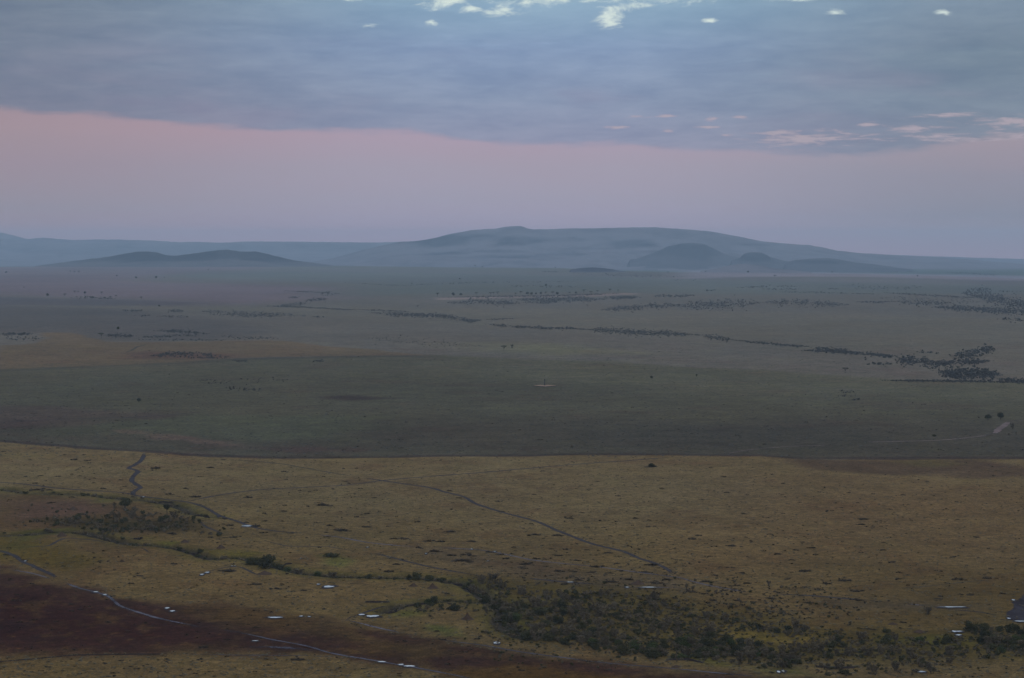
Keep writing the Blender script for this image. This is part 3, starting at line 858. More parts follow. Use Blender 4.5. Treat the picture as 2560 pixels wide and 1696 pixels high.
def tree_shape(kind, seed):
    """unit tree: about 1 wide, 1 tall; returns crown (v, f), trunk (v, f)"""
    r = np.random.default_rng(seed)
    B, L = [], []
    if kind == 'round':
        top = 0.34
        L.append(limb((0, 0, -0.03), (0.02, 0.01, top), 0.045, 0.032))
        for i in range(11):
            a = 2 * np.pi * i / 11 + r.random() * .6
            q = 0.24 * (0.4 + 0.6 * r.random())
            z = 0.38 + 0.36 * r.random()
            e = (q * math.cos(a), q * math.sin(a), z)
            L.append(limb((0.02, 0.01, top * (0.6 + .4 * r.random())), e, 0.02, 0.006, 5))
            rr_ = 0.15 + 0.09 * r.random()
            B.append((*e, rr_ * 1.15, rr_ * 1.15, rr_ * 0.95, rr_ ** 2))
        B.append((0, 0, 0.72, 0.24, 0.24, 0.22, 0.07)); B.append((0.05, 0, 0.45, 0.4, 0.4, 0.2, 0.12))
        crown = leaf_cloud(B, 2600, 0.042, r)
    elif kind == 'acacia':
        L.append(limb((0, 0, -0.03), (0.015, 0, 0.5), 0.03, 0.022))
        for i in range(9):
            a = 2 * np.pi * i / 9 + r.random() * .5
            q = 0.36 * (0.35 + 0.65 * r.random())
            e = (q * math.cos(a), q * math.sin(a), 0.76 + 0.12 * r.random())
            L.append(limb((0.01, 0, 0.36 + .14 * r.random()), e, 0.017, 0.005, 5))
            B.append((*e, 0.19, 0.19, 0.07, 0.04))
        B.append((0, 0, 0.88, 0.3, 0.3, 0.07, 0.06))
        crown = leaf_cloud(B, 1800, 0.036, r, up=0.8, shell=0.2)
    elif kind == 'slim':     # small tree with visible trunk and ragged high crown
        L.append(limb((0, 0, -0.03), (0.06, 0, 0.5), 0.05, 0.035))
        for i in range(7):
            a = 2 * np.pi * i / 7 + r.random()
            q = 0.3 * r.random()
            e = (q * math.cos(a) + .03, q * math.sin(a), 0.55 + 0.32 * r.random())
            L.append(limb((0.05, 0, 0.45), e, 0.02, 0.006, 5))
            B.append((*e, 0.2, 0.2, 0.13, 0.05))
        crown = leaf_cloud(B, 1500, 0.05, r)
    elif kind == 'dead':
        L.append(limb((0, 0, -0.03), (0.02, 0, 0.5), 0.035, 0.025))
        for i in range(26):
            a = 2 * np.pi * r.random()
            q = 0.45 * (0.3 + .7 * r.random())
            z0_ = 0.3 + 0.3 * r.random()
            e = (q * math.cos(a), q * math.sin(a), 0.75 + 0.2 * r.random())
            m1 = (e[0] * .45, e[1] * .45, z0_ + .2)
            L.append(limb((0.01, 0, z0_), m1, 0.014, 0.009, 4)); L.append(limb(m1, e, 0.009, 0.003, 4))
            B.append((*e, 0.09, 0.09, 0.03, 0.05))
        crown = leaf_cloud(B, 420, 0.03, r, shell=0.1)
    trunk = merge(L)
    return crown, trunk


def bush_shape(kind, seed):
    r = np.random.default_rng(seed)
    B, L = [], []
    if kind == 'leafy':
        n = r.integers(6, 10)
        for i in range(n):
            a = 2 * np.pi * r.random(); q = 0.3 * math.sqrt(r.random())
            z = 0.28 + 0.38 * r.random()
            rr_ = 0.18 + 0.1 * r.random()
            B.append((q * math.cos(a), q * math.sin(a), z, rr_, rr_, rr_ * 1.15, rr_ ** 2))
        B.append((0, 0, 0.25, 0.42, 0.42, 0.26, 0.12))
        v, f = leaf_cloud(B, 1100, 0.060, r)
    elif kind == 'twiggy':
        P = []
        n = r.integers(9, 14)
        for i in range(n):
            a = 2 * np.pi * r.random(); q = 0.34 * math.sqrt(r.random()) + 0.05
            e = np.array((q * math.cos(a), q * math.sin(a), 0.55 + 0.35 * r.random()))
            L.append(limb((e[0] * .2, e[1] * .2, -0.02), e, 0.016, 0.005, 4))
            B.append((e[0], e[1], e[2], 0.13, 0.13, 0.17, 0.03))
            B.append((e[0] * .75, e[1] * .75, e[2] * .55, 0.11, 0.11, 0.2, 0.018))
        v, f = leaf_cloud(B, 760, 0.050, r, shell=0.15, aspect=2.4)
        lv, lf = merge(L)
        f = np.concatenate([f, lf + len(v)]); v = np.concatenate([v, lv])
    elif kind == 'vase':     # upright fan of bare stems
        for i in range(34):
            a = 2 * np.pi * r.random(); q = 0.5 * (0.25 + .75 * r.random())
            e = np.array((q * math.cos(a), q * math.sin(a), 0.6 + 0.4 * r.random()))
            m1 = e * np.array([.4, .4, .6])
            L.append(limb((e[0] * .1, e[1] * .1, -0.02), m1, 0.018, 0.012, 4)); L.append(limb(m1, e, 0.012, 0.004, 4))
            B.append((*(e * .9), 0.08, 0.08, 0.12, 0.02))
        B.append((0, 0, 0.14, 0.4, 0.4, 0.13, 0.12))
        v, f = leaf_cloud(B, 700, 0.045, r, shell=0.1, aspect=2.4)
        lv, lf = merge(L)
        f = np.concatenate([f, lf + len(v)]); v = np.concatenate([v, lv])
    elif kind == 'tuft':     # low spreading mat of scrub; 1 wide, 1 tall before scaling
        n = r.integers(4, 8)
        x = -0.36
        for i in range(n):
            x = -0.38 + 0.76 * (i + r.random() * .8) / n
            z = 0.9 * (1 - (x / 0.56) ** 2) * (0.45 + 0.55 * r.random())
            y = (r.random() - .5) * 0.5
            B.append((x, y, z * .35, 0.13 + .05 * r.random(), 0.2, z * .5 + .08, 0.03 + z * .03))
        v, f = leaf_cloud(B, 360, 0.085, r, shell=0.3)
        v[:, 2] *= 0.95
    elif kind == 'clump':    # small far shrub
        for i in range(3):
            B.append(((r.random() - .5) * .5, (r.random() - .5) * .4, 0.3 + .3 * r.random(), 0.25, 0.25, 0.3, 1))
        v, f = leaf_cloud(B, 46, 0.24, r, shell=0.4, aspect=1.2)
    return v, f


def tmpl(name, vf, m):
    return mesh_np(name, vf[0], vf[1], m)


T_TREE = {}
for kd, m, sds in (('round', M_LEAF, (1, 2, 3)), ('acacia', M_LEAF, (4, 5, 6)), ('slim', M_LEAF, (7, 8)), ('dead', M_TWIG, (9,))):
    T_TREE[kd] = []
    for sdd in sds:
        c_, tr_ = tree_shape(kd, sdd)
        T_TREE[kd].append((tmpl('crown', c_, m), tmpl('trunk', tr_, M_BARK)))
T_BUSH = {
    'leafy': [tmpl('bush', bush_shape('leafy', 20 + i), M_LEAF) for i in range(5)],
    'lush': [tmpl('bush', bush_shape('leafy', 30 + i), M_LUSH) for i in range(4)],
    'twiggy': [tmpl('bush', bush_shape('twiggy', 40 + i), M_TWIG) for i in range(7)],
    'vase': [tmpl('bush', bush_shape('vase', 50 + i), M_TWIG) for i in range(2)],
    'tuft': [tmpl('scrub', bush_shape('tuft', 60 + i), M_TUFT) for i in range(7)],
    'far': [tmpl('shrub', bush_shape('clump', 70 + i), M_FAR) for i in range(6)],
}


def dist_of(x, y):
    return math.hypot(x, y)


def ground_at(px, py):
    x, y, z = at(px, py)
    x, y = float(x), float(y)
    return x, y, float(surf(x, y))


TREES = {}


def tree(kind, px, py, wpx, hpx, label, group=None, cat='tree', name=None):
    """px, py: foot of the trunk in the photograph; the tree stands there on the plain"""
    x, y, z = ground_at(px, py)
    m = math.hypot(y, CAM_H) / F
    o = bpy.data.objects.new(name or {'round': 'broadleaf_tree', 'acacia': 'acacia_tree', 'slim': 'small_tree', 'dead': 'bare_tree'}[kind], None)
    COL.objects.link(o)
    o.location = (x, y, z)
    o.scale = (wpx * m, wpx * m, hpx * m * 1.03)
    o.rotation_euler.z = random.uniform(0, 6.28)
    c_, t_ = random.choice(T_TREE[kind])
    a_ = bpy.data.objects.new('crown', c_); a_.parent = o; COL.objects.link(a_)
    b_ = bpy.data.objects.new('trunk', t_); b_.parent = o; COL.objects.link(b_)
    prop(o, label, cat, group)
    return o


M_TUSS = foliage_mat('dry_tussocks', (0.075, 0.058, 0.036), (0.13, 0.105, 0.062), (0.22, 0.18, 0.11))
M_TUSG = foliage_mat('green_tussocks', (0.047, 0.044, 0.038), (0.083, 0.080, 0.064), (0.13, 0.125, 0.10))
PLACED = []   # (category kind, px, py, wpx, object, base phrase)


def bush(kind, px, py, wpx, hpx, name, cat, group, label=None, tone=None, rot=None):
    x, y, z = ground_at(px, py)
    m = math.hypot(y, CAM_H) / F
    o = bpy.data.objects.new(name, random.choice(T_BUSH[kind]))
    COL.objects.link(o)
    dep = wpx * m * (0.8 if kind != 'tuft' else random.uniform(.5, .9))
    o.location = (x, y, z - 0.03 * hpx * m)
    o.scale = (wpx * m, dep, hpx * m)
    o.rotation_euler.z = (random.uniform(0, 6.28) if kind != 'tuft' else random.uniform(-.35, .35) + (math.pi if random.random() < .5 else 0)) if rot is None else rot
    prop(o, label, cat, group)
    if label is None:
        PLACED.append((cat, px, py, wpx, hpx, o, tone or kind))
    return o


# ---- single trees one can point at
tree('round', 313, 1274, 41, 31, 'large dense dark green rounded tree standing above the left thicket')
tree('slim', 418, 1288, 20, 27, 'small dark tree with lopsided crown right of the large rounded tree')
bush('vase', 286, 1272, 14, 18, 'bush', 'bush', None, 'thin twiggy bush against the left side of the large rounded tree')
tree('dead', 1238, 1456, 44, 25, 'bare flat topped twiggy tree where the stream enters the big thicket')
tree('acacia', 1260, 876, 18, 12, 'flat topped acacia tree alone in the middle of the grey plain')
bush('vase', 1280, 871, 9, 11, 'bush', 'bush', None, 'ragged grey bush just right of the lone flat topped acacia')
tree('acacia', 2113, 933, 17, 14, 'acacia with oval crown standing alone left of the dark right hand woods')
tree('round', 347, 1006, 14, 11, 'dark domed tree alone on the green plain at the left')
tree('round', 1629, 948, 9, 9, 'tiny dark round tree right of the pale square platform')
tree('slim', 1741, 943, 6, 7, 'tiny dark sapling, the further right of two beyond the platform')
tree('round', 2470, 1051, 21, 16, 'left one of the two dark rounded trees above the reddish track bend')
tree('round', 2501, 1049, 22, 19, 'right and taller one of the two dark rounded trees above the reddish track')
bush('leafy', 2335, 1092, 13, 8, 'bush', 'bush', None, 'small dark bush on the plain left of the reddish track bend')
bush('twiggy', 2531, 1073, 15, 15, 'bush', 'bush', None, 'reddish brown ragged bush just right of the reddish track bend')
bush('twiggy', 2521, 1089, 9, 6, 'bush', 'bush', None, 'low reddish bush below the ragged bush beside the reddish track')
bush('vase', 2540, 1087, 5, 8, 'bush', 'bush', None, 'thin upright dark bush at the right edge below the reddish track')
tree('slim', 2282, 1012, 3, 7, 'lone thin stump like tree on the green plain at the right')
tree('round', 295, 826, 9, 10, 'dark upright tree alone above the left scrub line')
tree('acacia', 253, 846, 16, 14, 'acacia at the left end of the scrub line above the yellow stripe')
tree('round', 398, 768, 7, 6, 'small dark tree standing just above the left scattered scrub band')
tree('round', 1365, 718, 8, 9, 'dark round tree in the sparse scrub row on the far green slope')
tree('acacia', 1044, 769, 8, 5, 'small flat acacia above the dark riverine line left of centre')
tree('acacia', 1469, 767, 8, 5, 'small flat acacia below the pale road right of centre')
tree('slim', 1030, 715, 3, 8, 'thin upright tree on the far green slope left of centre')
tree('round', 1150, 700, 5, 5, 'tiny tree on the far pinkish slope left of centre')
tree('acacia', 1937, 694, 11, 6, 'acacia silhouetted on the pale ridge below the right end of the hills')
tree('round', 2294, 692, 5, 4, 'tiny round tree on the pale ridge near the right side')
tree('round', 340, 697, 8, 6, 'dark round tree at the left start of the pale far road')
tree('slim', 292, 694, 5, 6, 'tiny slim tree left of the start of the pale far road')
bush('vase', 1922, 1466, 12, 15, 'bush', 'bush', None, 'small upright twiggy bush beyond the pale track right of its bend')
bush('vase', 1716, 1477, 13, 20, 'bush', 'bush', None, 'upright reddish twiggy bush on the left of a pair by the pale track')
bush('vase', 1732, 1479, 11, 15, 'bush', 'bush', None, 'upright reddish twiggy bush on the right of a pair by the pale track')
bush('tuft', 1726, 1481, 32, 7, 'bush', 'bush', None, 'low reddish scrub at the foot of the paired twiggy bushes')
bush('vase', 2320, 1537, 24, 22, 'bush', 'bush', None, 'lone fan shaped twiggy bush below the long puddle at the right')
bush('leafy', 1630, 1168, 26, 12, 'bush', 'bush', None, 'flat dark bush with a knob on top near the green edge')
bush('tuft', 1628, 1168, 38, 6, 'bush', 'bush', None, 'low skirt of dark scrub under the knobbed bush near the green edge')

far_trees = [  # rows whose members are counted off from the left
    ('row of trees above the pale road', 'above the pale road', [(1094, 742), (1133, 741), (1152, 740), (1191, 740), (1227, 739), (1234, 738), (1244, 738), (1289, 739), (1302, 738), (1318, 738), (1329, 739), (1340, 738),
      (1352, 737), (1364, 737), (1382, 738), (1393, 738), (1424, 737), (1440, 736), (1460, 733), (1477, 736), (1494, 733), (1525, 732), (1545, 731)]),
    ('trees on the skyline of the near ridge', 'on the near ridge below the big hill', [(890, 665), (1126, 667), (1150, 667), (1188, 669), (1206, 670), (1267, 669), (1337, 668), (1388, 671), (1670, 685), (1764, 682), (1870, 683), (2080, 684)]),
    ('trees in the cluster on the far left slope', 'of the cluster on the far left slope', [(119, 742), (162, 742), (187, 734), (195, 733), (212, 736), (226, 746), (232, 747), (254, 737), (262, 748), (276, 748), (290, 744), (353, 750)]),
    ('tiny trees on the far left upper slope', 'on the far left slope under the dark hill', [(15, 684), (60, 722), (176, 683), (186, 684), (197, 684), (390, 697), (411, 697), (521, 678)]),
]
ORD = ['first', 'second', 'third', 'fourth', 'fifth', 'sixth', 'seventh', 'eighth', 'ninth', 'tenth', 'eleventh', 'twelfth', 'thirteenth', 'fourteenth', 'fifteenth', 'sixteenth',
       'seventeenth', 'eighteenth', 'nineteenth', 'twentieth', 'twenty first', 'twenty second', 'twenty third', 'twenty fourth', 'twenty fifth', 'twenty sixth', 'twenty seventh', 'twenty eighth', 'twenty ninth', 'thirtieth']
for grp, phrase, pts in far_trees:
    for i, (px, py) in enumerate(sorted(pts)):
        big = 9 if 'road' in grp else (8 if 'cluster' in grp else 6)
        wv = big * random.uniform(.75, 1.3)
        tree(random.choice(['round', 'acacia', 'acacia']), px, py, wv, wv * random.uniform(.75, 1.0), f'{ORD[i]} small tree from the left {phrase}', grp)

# ---- stream and thicket bushes
# hand-placed, seen as separate rounded bushes along the stream
for a in [
    ('leafy', 668, 1420, 62, 38, 'big rounded dark bush in the middle of the stream line'),
    ('leafy', 632, 1412, 44, 24, 'dark bush touching the left of the big rounded stream bush'),
    ('leafy', 698, 1416, 34, 20, 'dark bush touching the right of the big rounded stream bush'),
    ('leafy', 1040, 1451, 32, 26, 'tall rounded dark bush at the centre of the stream line'),
    ('leafy', 1022, 1450, 22, 17, 'smaller dark bush on the left of the tall central stream bush'),
    ('leafy', 1074, 1452, 34, 20, 'wide rounded dark bush on the right of the tall central stream bush'),
    ('leafy', 1104, 1447, 10, 13, 'small upright dark bush at the right end of the central stream bushes'),
    ('leafy', 919, 1446, 30, 15, 'low dark bush on the stream left of the tall central bush'),
    ('lush', 795, 1432, 26, 16, 'green rounded bush on the stream near the long white puddle'),
    ('twiggy', 832, 1446, 34, 18, 'brown rounded bush on the stream nearest the long white puddle'),
    ('lush', 717, 1428, 34, 15, 'green low bush where the stream leaves the big rounded bush'),
    ('twiggy', 745, 1434, 34, 16, 'brownish bush right of the low green stream bush'),
    ('leafy', 500, 1378, 22, 12, 'dark bush on the narrow gully beside the yellow green patch'),
    ('leafy', 448, 1368, 20, 13, 'dark bush on the narrow gully under the yellow green strip'),
    ('leafy', 830, 1392, 46, 13, 'dark low bush over the bright green hollow'),
    ('leafy', 1968, 1590, 1, 1, None),
    ('leafy', 1562, 1638, 42, 36, 'large round dark bush at the near edge of the big thicket'),
    ('leafy', 1632, 1646, 44, 30, 'large dark bush at the near edge of the thicket, below the tallest'),
    ('twiggy', 1992, 1574, 38, 28, 'big dark reddish bush at the far edge of the right thicket'),
    ('leafy', 2528, 1582, 34, 28, 'tall dark bush at the right edge below the muddy flat'),
    ('twiggy', 2478, 1586, 20, 20, 'reddish bush left of the tall dark bush by the muddy flat'),
    ('leafy', 2216, 1582, 28, 13, 'flat topped dark bush beyond the right thicket'),
]:
    if a[5]:
        bush(a[0], a[1], a[2], a[3], a[4], 'bush', 'bush', None, a[5])

THICK = [  # polygon, density per 1000 px2, size range px, kinds
    ('big thicket', [(1170, 1452), (1225, 1448), (1300, 1478), (1420, 1482), (1600, 1484), (1690, 1515), (1760, 1535), (1900, 1560), (2000, 1566), (2120, 1572), (2100, 1592), (2000, 1600), (1880, 1580), (1760, 1590),
                     (1640, 1560), (1500, 1540), (1380, 1530), (1290, 1545), (1250, 1520), (1190, 1480)], 3.0, (14, 30), ['twiggy'] * 6 + ['leafy'] * 2),
    ('big thicket', [(1232, 1540), (1300, 1500), (1420, 1515), (1560, 1540), (1700, 1560), (1860, 1600), (2000, 1650), (1960, 1672), (1840, 1664), (1760, 1645), (1640, 1645), (1560, 1634), (1480, 1622), (1390, 1608), (1300, 1598), (1240, 1578)], 3.4, (15, 34), ['twiggy'] * 5 + ['leafy'] * 3),
    ('big thicket', [(1240, 1545), (1290, 1540), (1310, 1590), (1420, 1606), (1560, 1632), (1700, 1650), (1800, 1655), (1800, 1625), (1660, 1615), (1500, 1595), (1380, 1580), (1290, 1565)], 2.6, (20, 38), ['leafy'] * 4 + ['lush'] * 2 + ['twiggy']),
    ('big thicket', [(1690, 1590), (1800, 1590), (1900, 1610), (1890, 1640), (1780, 1645), (1690, 1630)], 3.0, (24, 42), ['leafy'] * 4 + ['lush']),
    ('right thicket', [(2100, 1595), (2220, 1590), (2340, 1600), (2460, 1590), (2560, 1585), (2640, 1600), (2640, 1640), (2560, 1642), (2400, 1648), (2330, 1668), (2270, 1668), (2170, 1645), (2060, 1650), (1960, 1672), (1900, 1640), (2000, 1620)], 2.7, (14, 34), ['twiggy'] * 5 + ['leafy'] * 3 + ['lush']),
    ('right thicket', [(2420, 1575), (2560, 1572), (2650, 1590), (2650, 1630), (2480, 1630)], 3.0, (24, 42), ['leafy'] * 4 + ['lush']),
    ('right thicket', [(2000, 1672), (2060, 1660), (2330, 1668), (2340, 1690), (2270, 1688), (2060, 1690)], 1.0, (20, 34), ['leafy', 'twiggy']),
    ('left thicket', [(60, 1300), (180, 1295), (200, 1285), (300, 1278), (330, 1270), (400, 1285), (470, 1292), (500, 1305), (460, 1318), (400, 1328), (330, 1332), (260, 1330), (180, 1322), (120, 1315)], 3.4, (14, 26), ['twiggy'] * 4 + ['leafy'] * 3),
    ('left thicket', [(330, 1322), (420, 1318), (480, 1322), (540, 1335), (560, 1340), (480, 1334), (400, 1330)], 2.4, (13, 22), ['twiggy'] * 3 + ['leafy']),
    ('left thicket', [(210, 1322), (300, 1325), (310, 1345), (240, 1345), (200, 1332)], 3.2, (14, 24), ['leafy'] * 2 + ['twiggy']),
    ('stream edge', [(1080, 1503), (1160, 1497), (1200, 1490), (1240, 1500), (1240, 1535), (1150, 1528), (1060, 1535), (990, 1530), (970, 1520), (1020, 1512)], 2.6, (16, 30), ['twiggy'] * 2 + ['leafy'] * 2 + ['lush']),
]


def in_poly(P, x, y):
    c = False
    n = len(P)
    for i in range(n):
        ax, ay = P[i]; bx, by = P[(i + 1) % n]
        if (ay > y) != (by > y) and x < (bx - ax) * (y - ay) / (by - ay) + ax:
            c = not c
    return c


cand = []   # px, py(foot), w, h, kind, area
for area, P, dens, (s0, s1), kinds in THICK:
    xs = [p[0] for p in P]; ys = [p[1] for p in P]
    A = abs(sum(P[i][0] * P[(i + 1) % len(P)][1] - P[(i + 1) % len(P)][0] * P[i][1] for i in range(len(P)))) / 2
    n = int(A / 1000 * dens)
    k = 0
    got = []
    tries = 0
    while k < n and tries < n * 60:
        tries += 1
        x = random.uniform(min(xs), max(xs)); y = random.uniform(min(ys), max(ys))
        if not in_poly(P, x, y): continue
        if float(fbm(np.array([x / 70]), np.array([y / 14]), 55, 2)[0]) < -0.17: continue     # clearings
        wv = random.uniform(s0, s1) * random.choice([.6, .8, 1, 1.15])
        if any(abs(x - q[0]) < 0.32 * (wv + q[2]) / 1 and abs(y - q[1]) < 0.10 * (wv + q[2]) for q in got): continue
        kd = random.choice(kinds)
        hh = wv * random.uniform(.65, .95) if kd != 'twiggy' else wv * random.uniform(.75, 1.15)
        got.append((x, y + 3, wv, hh, kd, area)); k += 1
    cand += got
# along the gullies
for LN, s0, s1, step, area in ((STREAM, 10, 22, 11, 'stream line'), (STREAM2, 9, 20, 12, 'upper stream line'), (STREAM3, 9, 18, 12, 'stream edge')):
    for i in range(len(LN) - 1):
        (ax, ay), (bx, by) = LN[i], LN[i + 1]
        L_ = math.hypot(bx - ax, by - ay)
        for q in range(max(1, int(L_ / step))):
            f = (q + random.random()) / max(1, int(L_ / step))
            if random.random() < .12: continue
            wv = random.uniform(s0, s1)
            cand.append((ax + (bx - ax) * f, ay + (by - ay) * f + random.uniform(-4, 5), wv, wv * random.uniform(.45, .75), random.choice(['leafy', 'leafy', 'lush', 'twiggy']), area))
cand = [c_ for c_ in cand if -20 < c_[0] < 2590]
cand.sort(key=lambda c_: -c_[2] * c_[3])
NB = 262
for (px, py, wv, hv, kd, area) in cand[:NB]:
    o = bush(kd, px, py, wv * 1.12, hv * .84, 'bush', 'bush', 'bushes of the ' + area, None, {'leafy': 'dark green', 'lush': 'green', 'twiggy': 'brown twiggy', 'vase': 'twiggy'}[kd])
    o['_area'] = area


def stuff(name, items, kinds_mesh, m, label=None):
    """one mesh holding many small plants: items (px, py, w, h)"""
    vs, fs, o = [], [], 0
    P = np.array([(i[0], i[1]) for i in items], float)
    X, Y, Z = at(P[:, 0], P[:, 1])
    Z = surf(X, Y)
    for k, it in enumerate(items):
        v, f = kinds_mesh[k % len(kinds_mesh)]
        mm = math.hypot(Y[k], CAM_H) / F
        a_ = random.uniform(0, 6.28) if it[2] < 3 * it[3] else random.uniform(-.3, .3)
        ca, sa = math.cos(a_), math.sin(a_)
        q = np.empty_like(v)
        q[:, 0] = (v[:, 0] * ca - v[:, 1] * sa) * it[2] * mm + X[k]
        q[:, 1] = (v[:, 0] * sa + v[:, 1] * ca) * it[2] * mm * .9 + Y[k]
        q[:, 2] = v[:, 2] * it[3] * mm + Z[k] - 0.02 * it[3] * mm
        vs.append(q); fs.append(f + o); o += len(v)
    me = mesh_np(name, np.concatenate(vs), np.concatenate(fs), m)
    return prop(link(name, me), label, kind='stuff')


small_v = []
for i in range(8):
    r = np.random.default_rng(300 + i)
    B = [((r.random() - .5) * .5, (r.random() - .5) * .5, .3 + .25 * r.random(), .25, .25, .3, 1) for _ in range(5)]
    small_v.append(leaf_cloud(B, 170, 0.12, r, shell=.3, aspect=1.8))
clump_v = [bush_shape('clump', 80 + i) for i in range(8)]
tuft_v = []
for i in range(8):
    r = np.random.default_rng(330 + i)
    B = [(-.35 + .7 * (k + r.random()) / 4, (r.random() - .5) * .4, .25, .16, .2, .35 + .3 * r.random(), 1) for k in range(4)]
    tuft_v.append(leaf_cloud(B, 30, 0.22, r, shell=.2, aspect=1.6))

under = [(c_[0], c_[1], c_[2], c_[3]) for c_ in cand[NB:]]
under_t = under[::2]; under_l = under[1::2]
for area, P, dens, (s0, s1), kinds in THICK:
    xs = [p[0] for p in P]; ys = [p[1] for p in P]
    A = (max(xs) - min(xs)) * (max(ys) - min(ys))
    for _ in range(int(A / 1000 * 16)):
        x = random.uniform(min(xs) - 10, max(xs) + 10); y = random.uniform(min(ys) - 4, max(ys) + 2)
        if not in_poly(P, x, y) and random.random() < .85: continue
        wv = random.uniform(5, 13)
        (under_l if random.random() < .4 else under_t).append((x, y, wv, wv * random.uniform(.5, .9)))
under_t = [u for u in under_t if u[0] < 2700]
stuff('undergrowth', under_t, small_v, M_TWIG)
stuff('undergrowth', under_l, small_v, M_LEAF)

# ---- low dark scrub mats on the grassland (read off the photograph, crop by crop)
RT = [(205,156,25),(290,218,45),(690,263,35),(315,324,45),(450,340,30),(645,335,15),(685,340,25),(705,354,22),(1128,325,40),(1490,340,35),(148,371,35),(800,390,30),(1188,393,25),(1645,370,25),(1850,386,30),(1650,253,35),(1680,291,25),(1525,407,20),(1080,426,25),(1785,434,30),(432,467,45),(690,464,40),(980,451,20),(980,497,15),(1230,501,70),(1855,507,35),(148,511,25),(905,522,20),(1210,537,60),(1290,556,35),(570,568,30),(600,603,45),(125,611,50),(80,634,60),(1150,589,40),(1512,598,20),(1985,622,45),(440,623,30),(480,655,25),(820,656,35),(340,678,70),(880,693,60),(775,708,50),(655,735,60),(1360,708,45),(197,752,35),(905,738,45),(750,775,50),(1415,787,65),(1340,795,30),(1830,753,50),(1995,762,30),(2060,700,25),(2220,765,20),(2080,835,40),(835,847,90),(1465,858,45),(1590,851,15),(1668,850,15),(1712,846,30),(410,860,50),(235,877,45),(345,880,25),(720,900,50),(1460,902,55),(1105,910,95),(1860,902,95),(2055,895,65),(2118,899,30),(2155,891,20),(15,868,40),(175,918,80),(360,915,40),(380,945,60),(450,930,60),(985,932,75),(590,960,20),(830,955,50),(925,970,60),(1575,940,35),(1780,930,30),(1190,980,90),(1880,1005,40),(1942,1007,60),(1775,977,20),(2160,1000,55),(290,978,60),(160,1000,50),(610,1030,80),(225,1045,60),(390,1048,60),(435,1055,35),(850,1060,60),(620,1095,45),(470,1100,60),(1620,1057,30),(1715,1035,45),(1440,1103,25),(1925,1047,25),(2065,1076,30),(1190,1042,80),(865,1162,45),(1425,1173,50),(1495,1192,60),(1260,1236,60),(1635,1253,60)]
MT = [(675,108,20),(1357,181,40),(1722,251,30),(1660,308,30),(2150,296,35),(1858,347,40),(740,241,20),(30,250,35),(730,312,40),(795,361,40),(1300,338,30),(230,358,40),(1065,381,50),(180,464,50),(110,486,45),(1505,415,30),(1618,458,40),(1535,496,55),(1978,496,45),(1085,452,40),(518,519,50),(180,553,70),(735,584,80),(1295,606,90),(1453,609,75),(1765,558,35),(2060,553,35),(1808,615,35),(680,570,30),(1228,565,20),(360,632,60),(425,632,75),(600,645,80),(670,650,70),(880,650,70),(30,578,80),(1550,671,20),(1925,682,20),(2090,660,35),(1350,679,30),(985,668,20),(1412,702,30),(1510,703,50),(1650,708,40),(1790,727,60),(530,693,60),(640,715,90),(860,738,110),(1000,722,60),(1070,737,60),(750,742,80),(820,777,150),(1110,763,60),(1465,745,60),(1525,742,35),(1315,765,70),(1380,770,40),(1250,796,100),(1585,778,50),(1660,790,30),(1725,815,90),(1850,800,50),(2085,805,90),(2150,795,40),(1205,824,40),(1150,829,25),(1470,848,90),(1560,850,60),(1380,820,30),(1690,855,60),(1800,862,60),(1410,880,35),(2040,855,60),(1600,908,60),(1810,920,110),(1935,903,70),(2120,925,110),(2190,905,70),(1500,935,60),(375,803,55),(330,850,70),(558,958,25),(425,968,35),(82,933,30),(62,957,25),(670,1305,50),(840,1390,50),(230,1425,40),(170,1505,30),(400,1532,40),(735,1382,40),(1660,1453,40),(1795,1510,50),(1215,1512,60),(1900,1460,30)]
LT = [(20,50,40),(430,72,30),(495,102,60),(585,110,45),(172,217,35),(200,107,30),(390,215,45),(270,212,40),(480,202,25),(535,212,25),(570,227,20),(600,238,20),(625,259,20),(235,261,45),(805,240,35),(835,283,35),(690,297,50),(1040,160,70),(1495,104,30),(1405,156,60),(1903,184,45),(1915,236,25),(2165,218,25),(1243,297,40),(1090,303,25),(1660,355,60),(1305,350,80),(1135,333,60),(2070,320,25),(1905,410,35),(1830,408,20),(2170,407,110),(1773,466,40),(1900,448,45),(2045,462,25),(1925,488,30),(1770,513,40),(1890,517,35),(2115,525,35),(2210,545,60),(2280,573,90),(1650,524,40),(1710,547,70),(1500,500,50),(1535,541,60),(1765,590,60),(1950,597,35),(2185,592,35),(2185,620,50),(1345,515,35),(1150,597,80),(1410,622,50),(1465,636,40),(1560,622,60),(590,716,35),(455,650,20),(723,779,20),(815,786,35),(935,774,20),(315,800,30),(1165,800,50),(1270,803,20),(625,800,20),(935,882,50),(600,932,25),(890,932,30),(1710,936,90),(1840,966,80),(1960,985,40),(2030,977,50),(2080,977,20),(1930,1012,35),(1520,845,120),(40,742,50),(160,775,60),(2150,1157,45),(225,1174,60),(375,1187,40),(480,1117,40),(725,1192,50),(1445,1163,30),(1600,1168,30),(1715,1226,60),(1965,1252,35),(2220,1278,35),(1520,1308,50),(1360,1355,80),(855,1250,35),(400,1260,30),(115,1007,50),(810,1447,40),(1140,1465,40),(1990,1440,100),(1800,1480,40),(345,390,60),(330,307,50),(255,300,100),(485,355,50)]
tufts = [(1700 + a / 2.6756, 1110 + b / 2.6756, c / 2.6756) for a, b, c in RT] + [(850 + a / 2.6756, 1110 + b / 2.6756, c / 2.6756) for a, b, c in MT] + [(a / 2.6756, 1110 + b / 2.6756, c / 2.6756) for a, b, c in LT]
tufts.sort(key=lambda q: -q[2])
NTUFT = 290
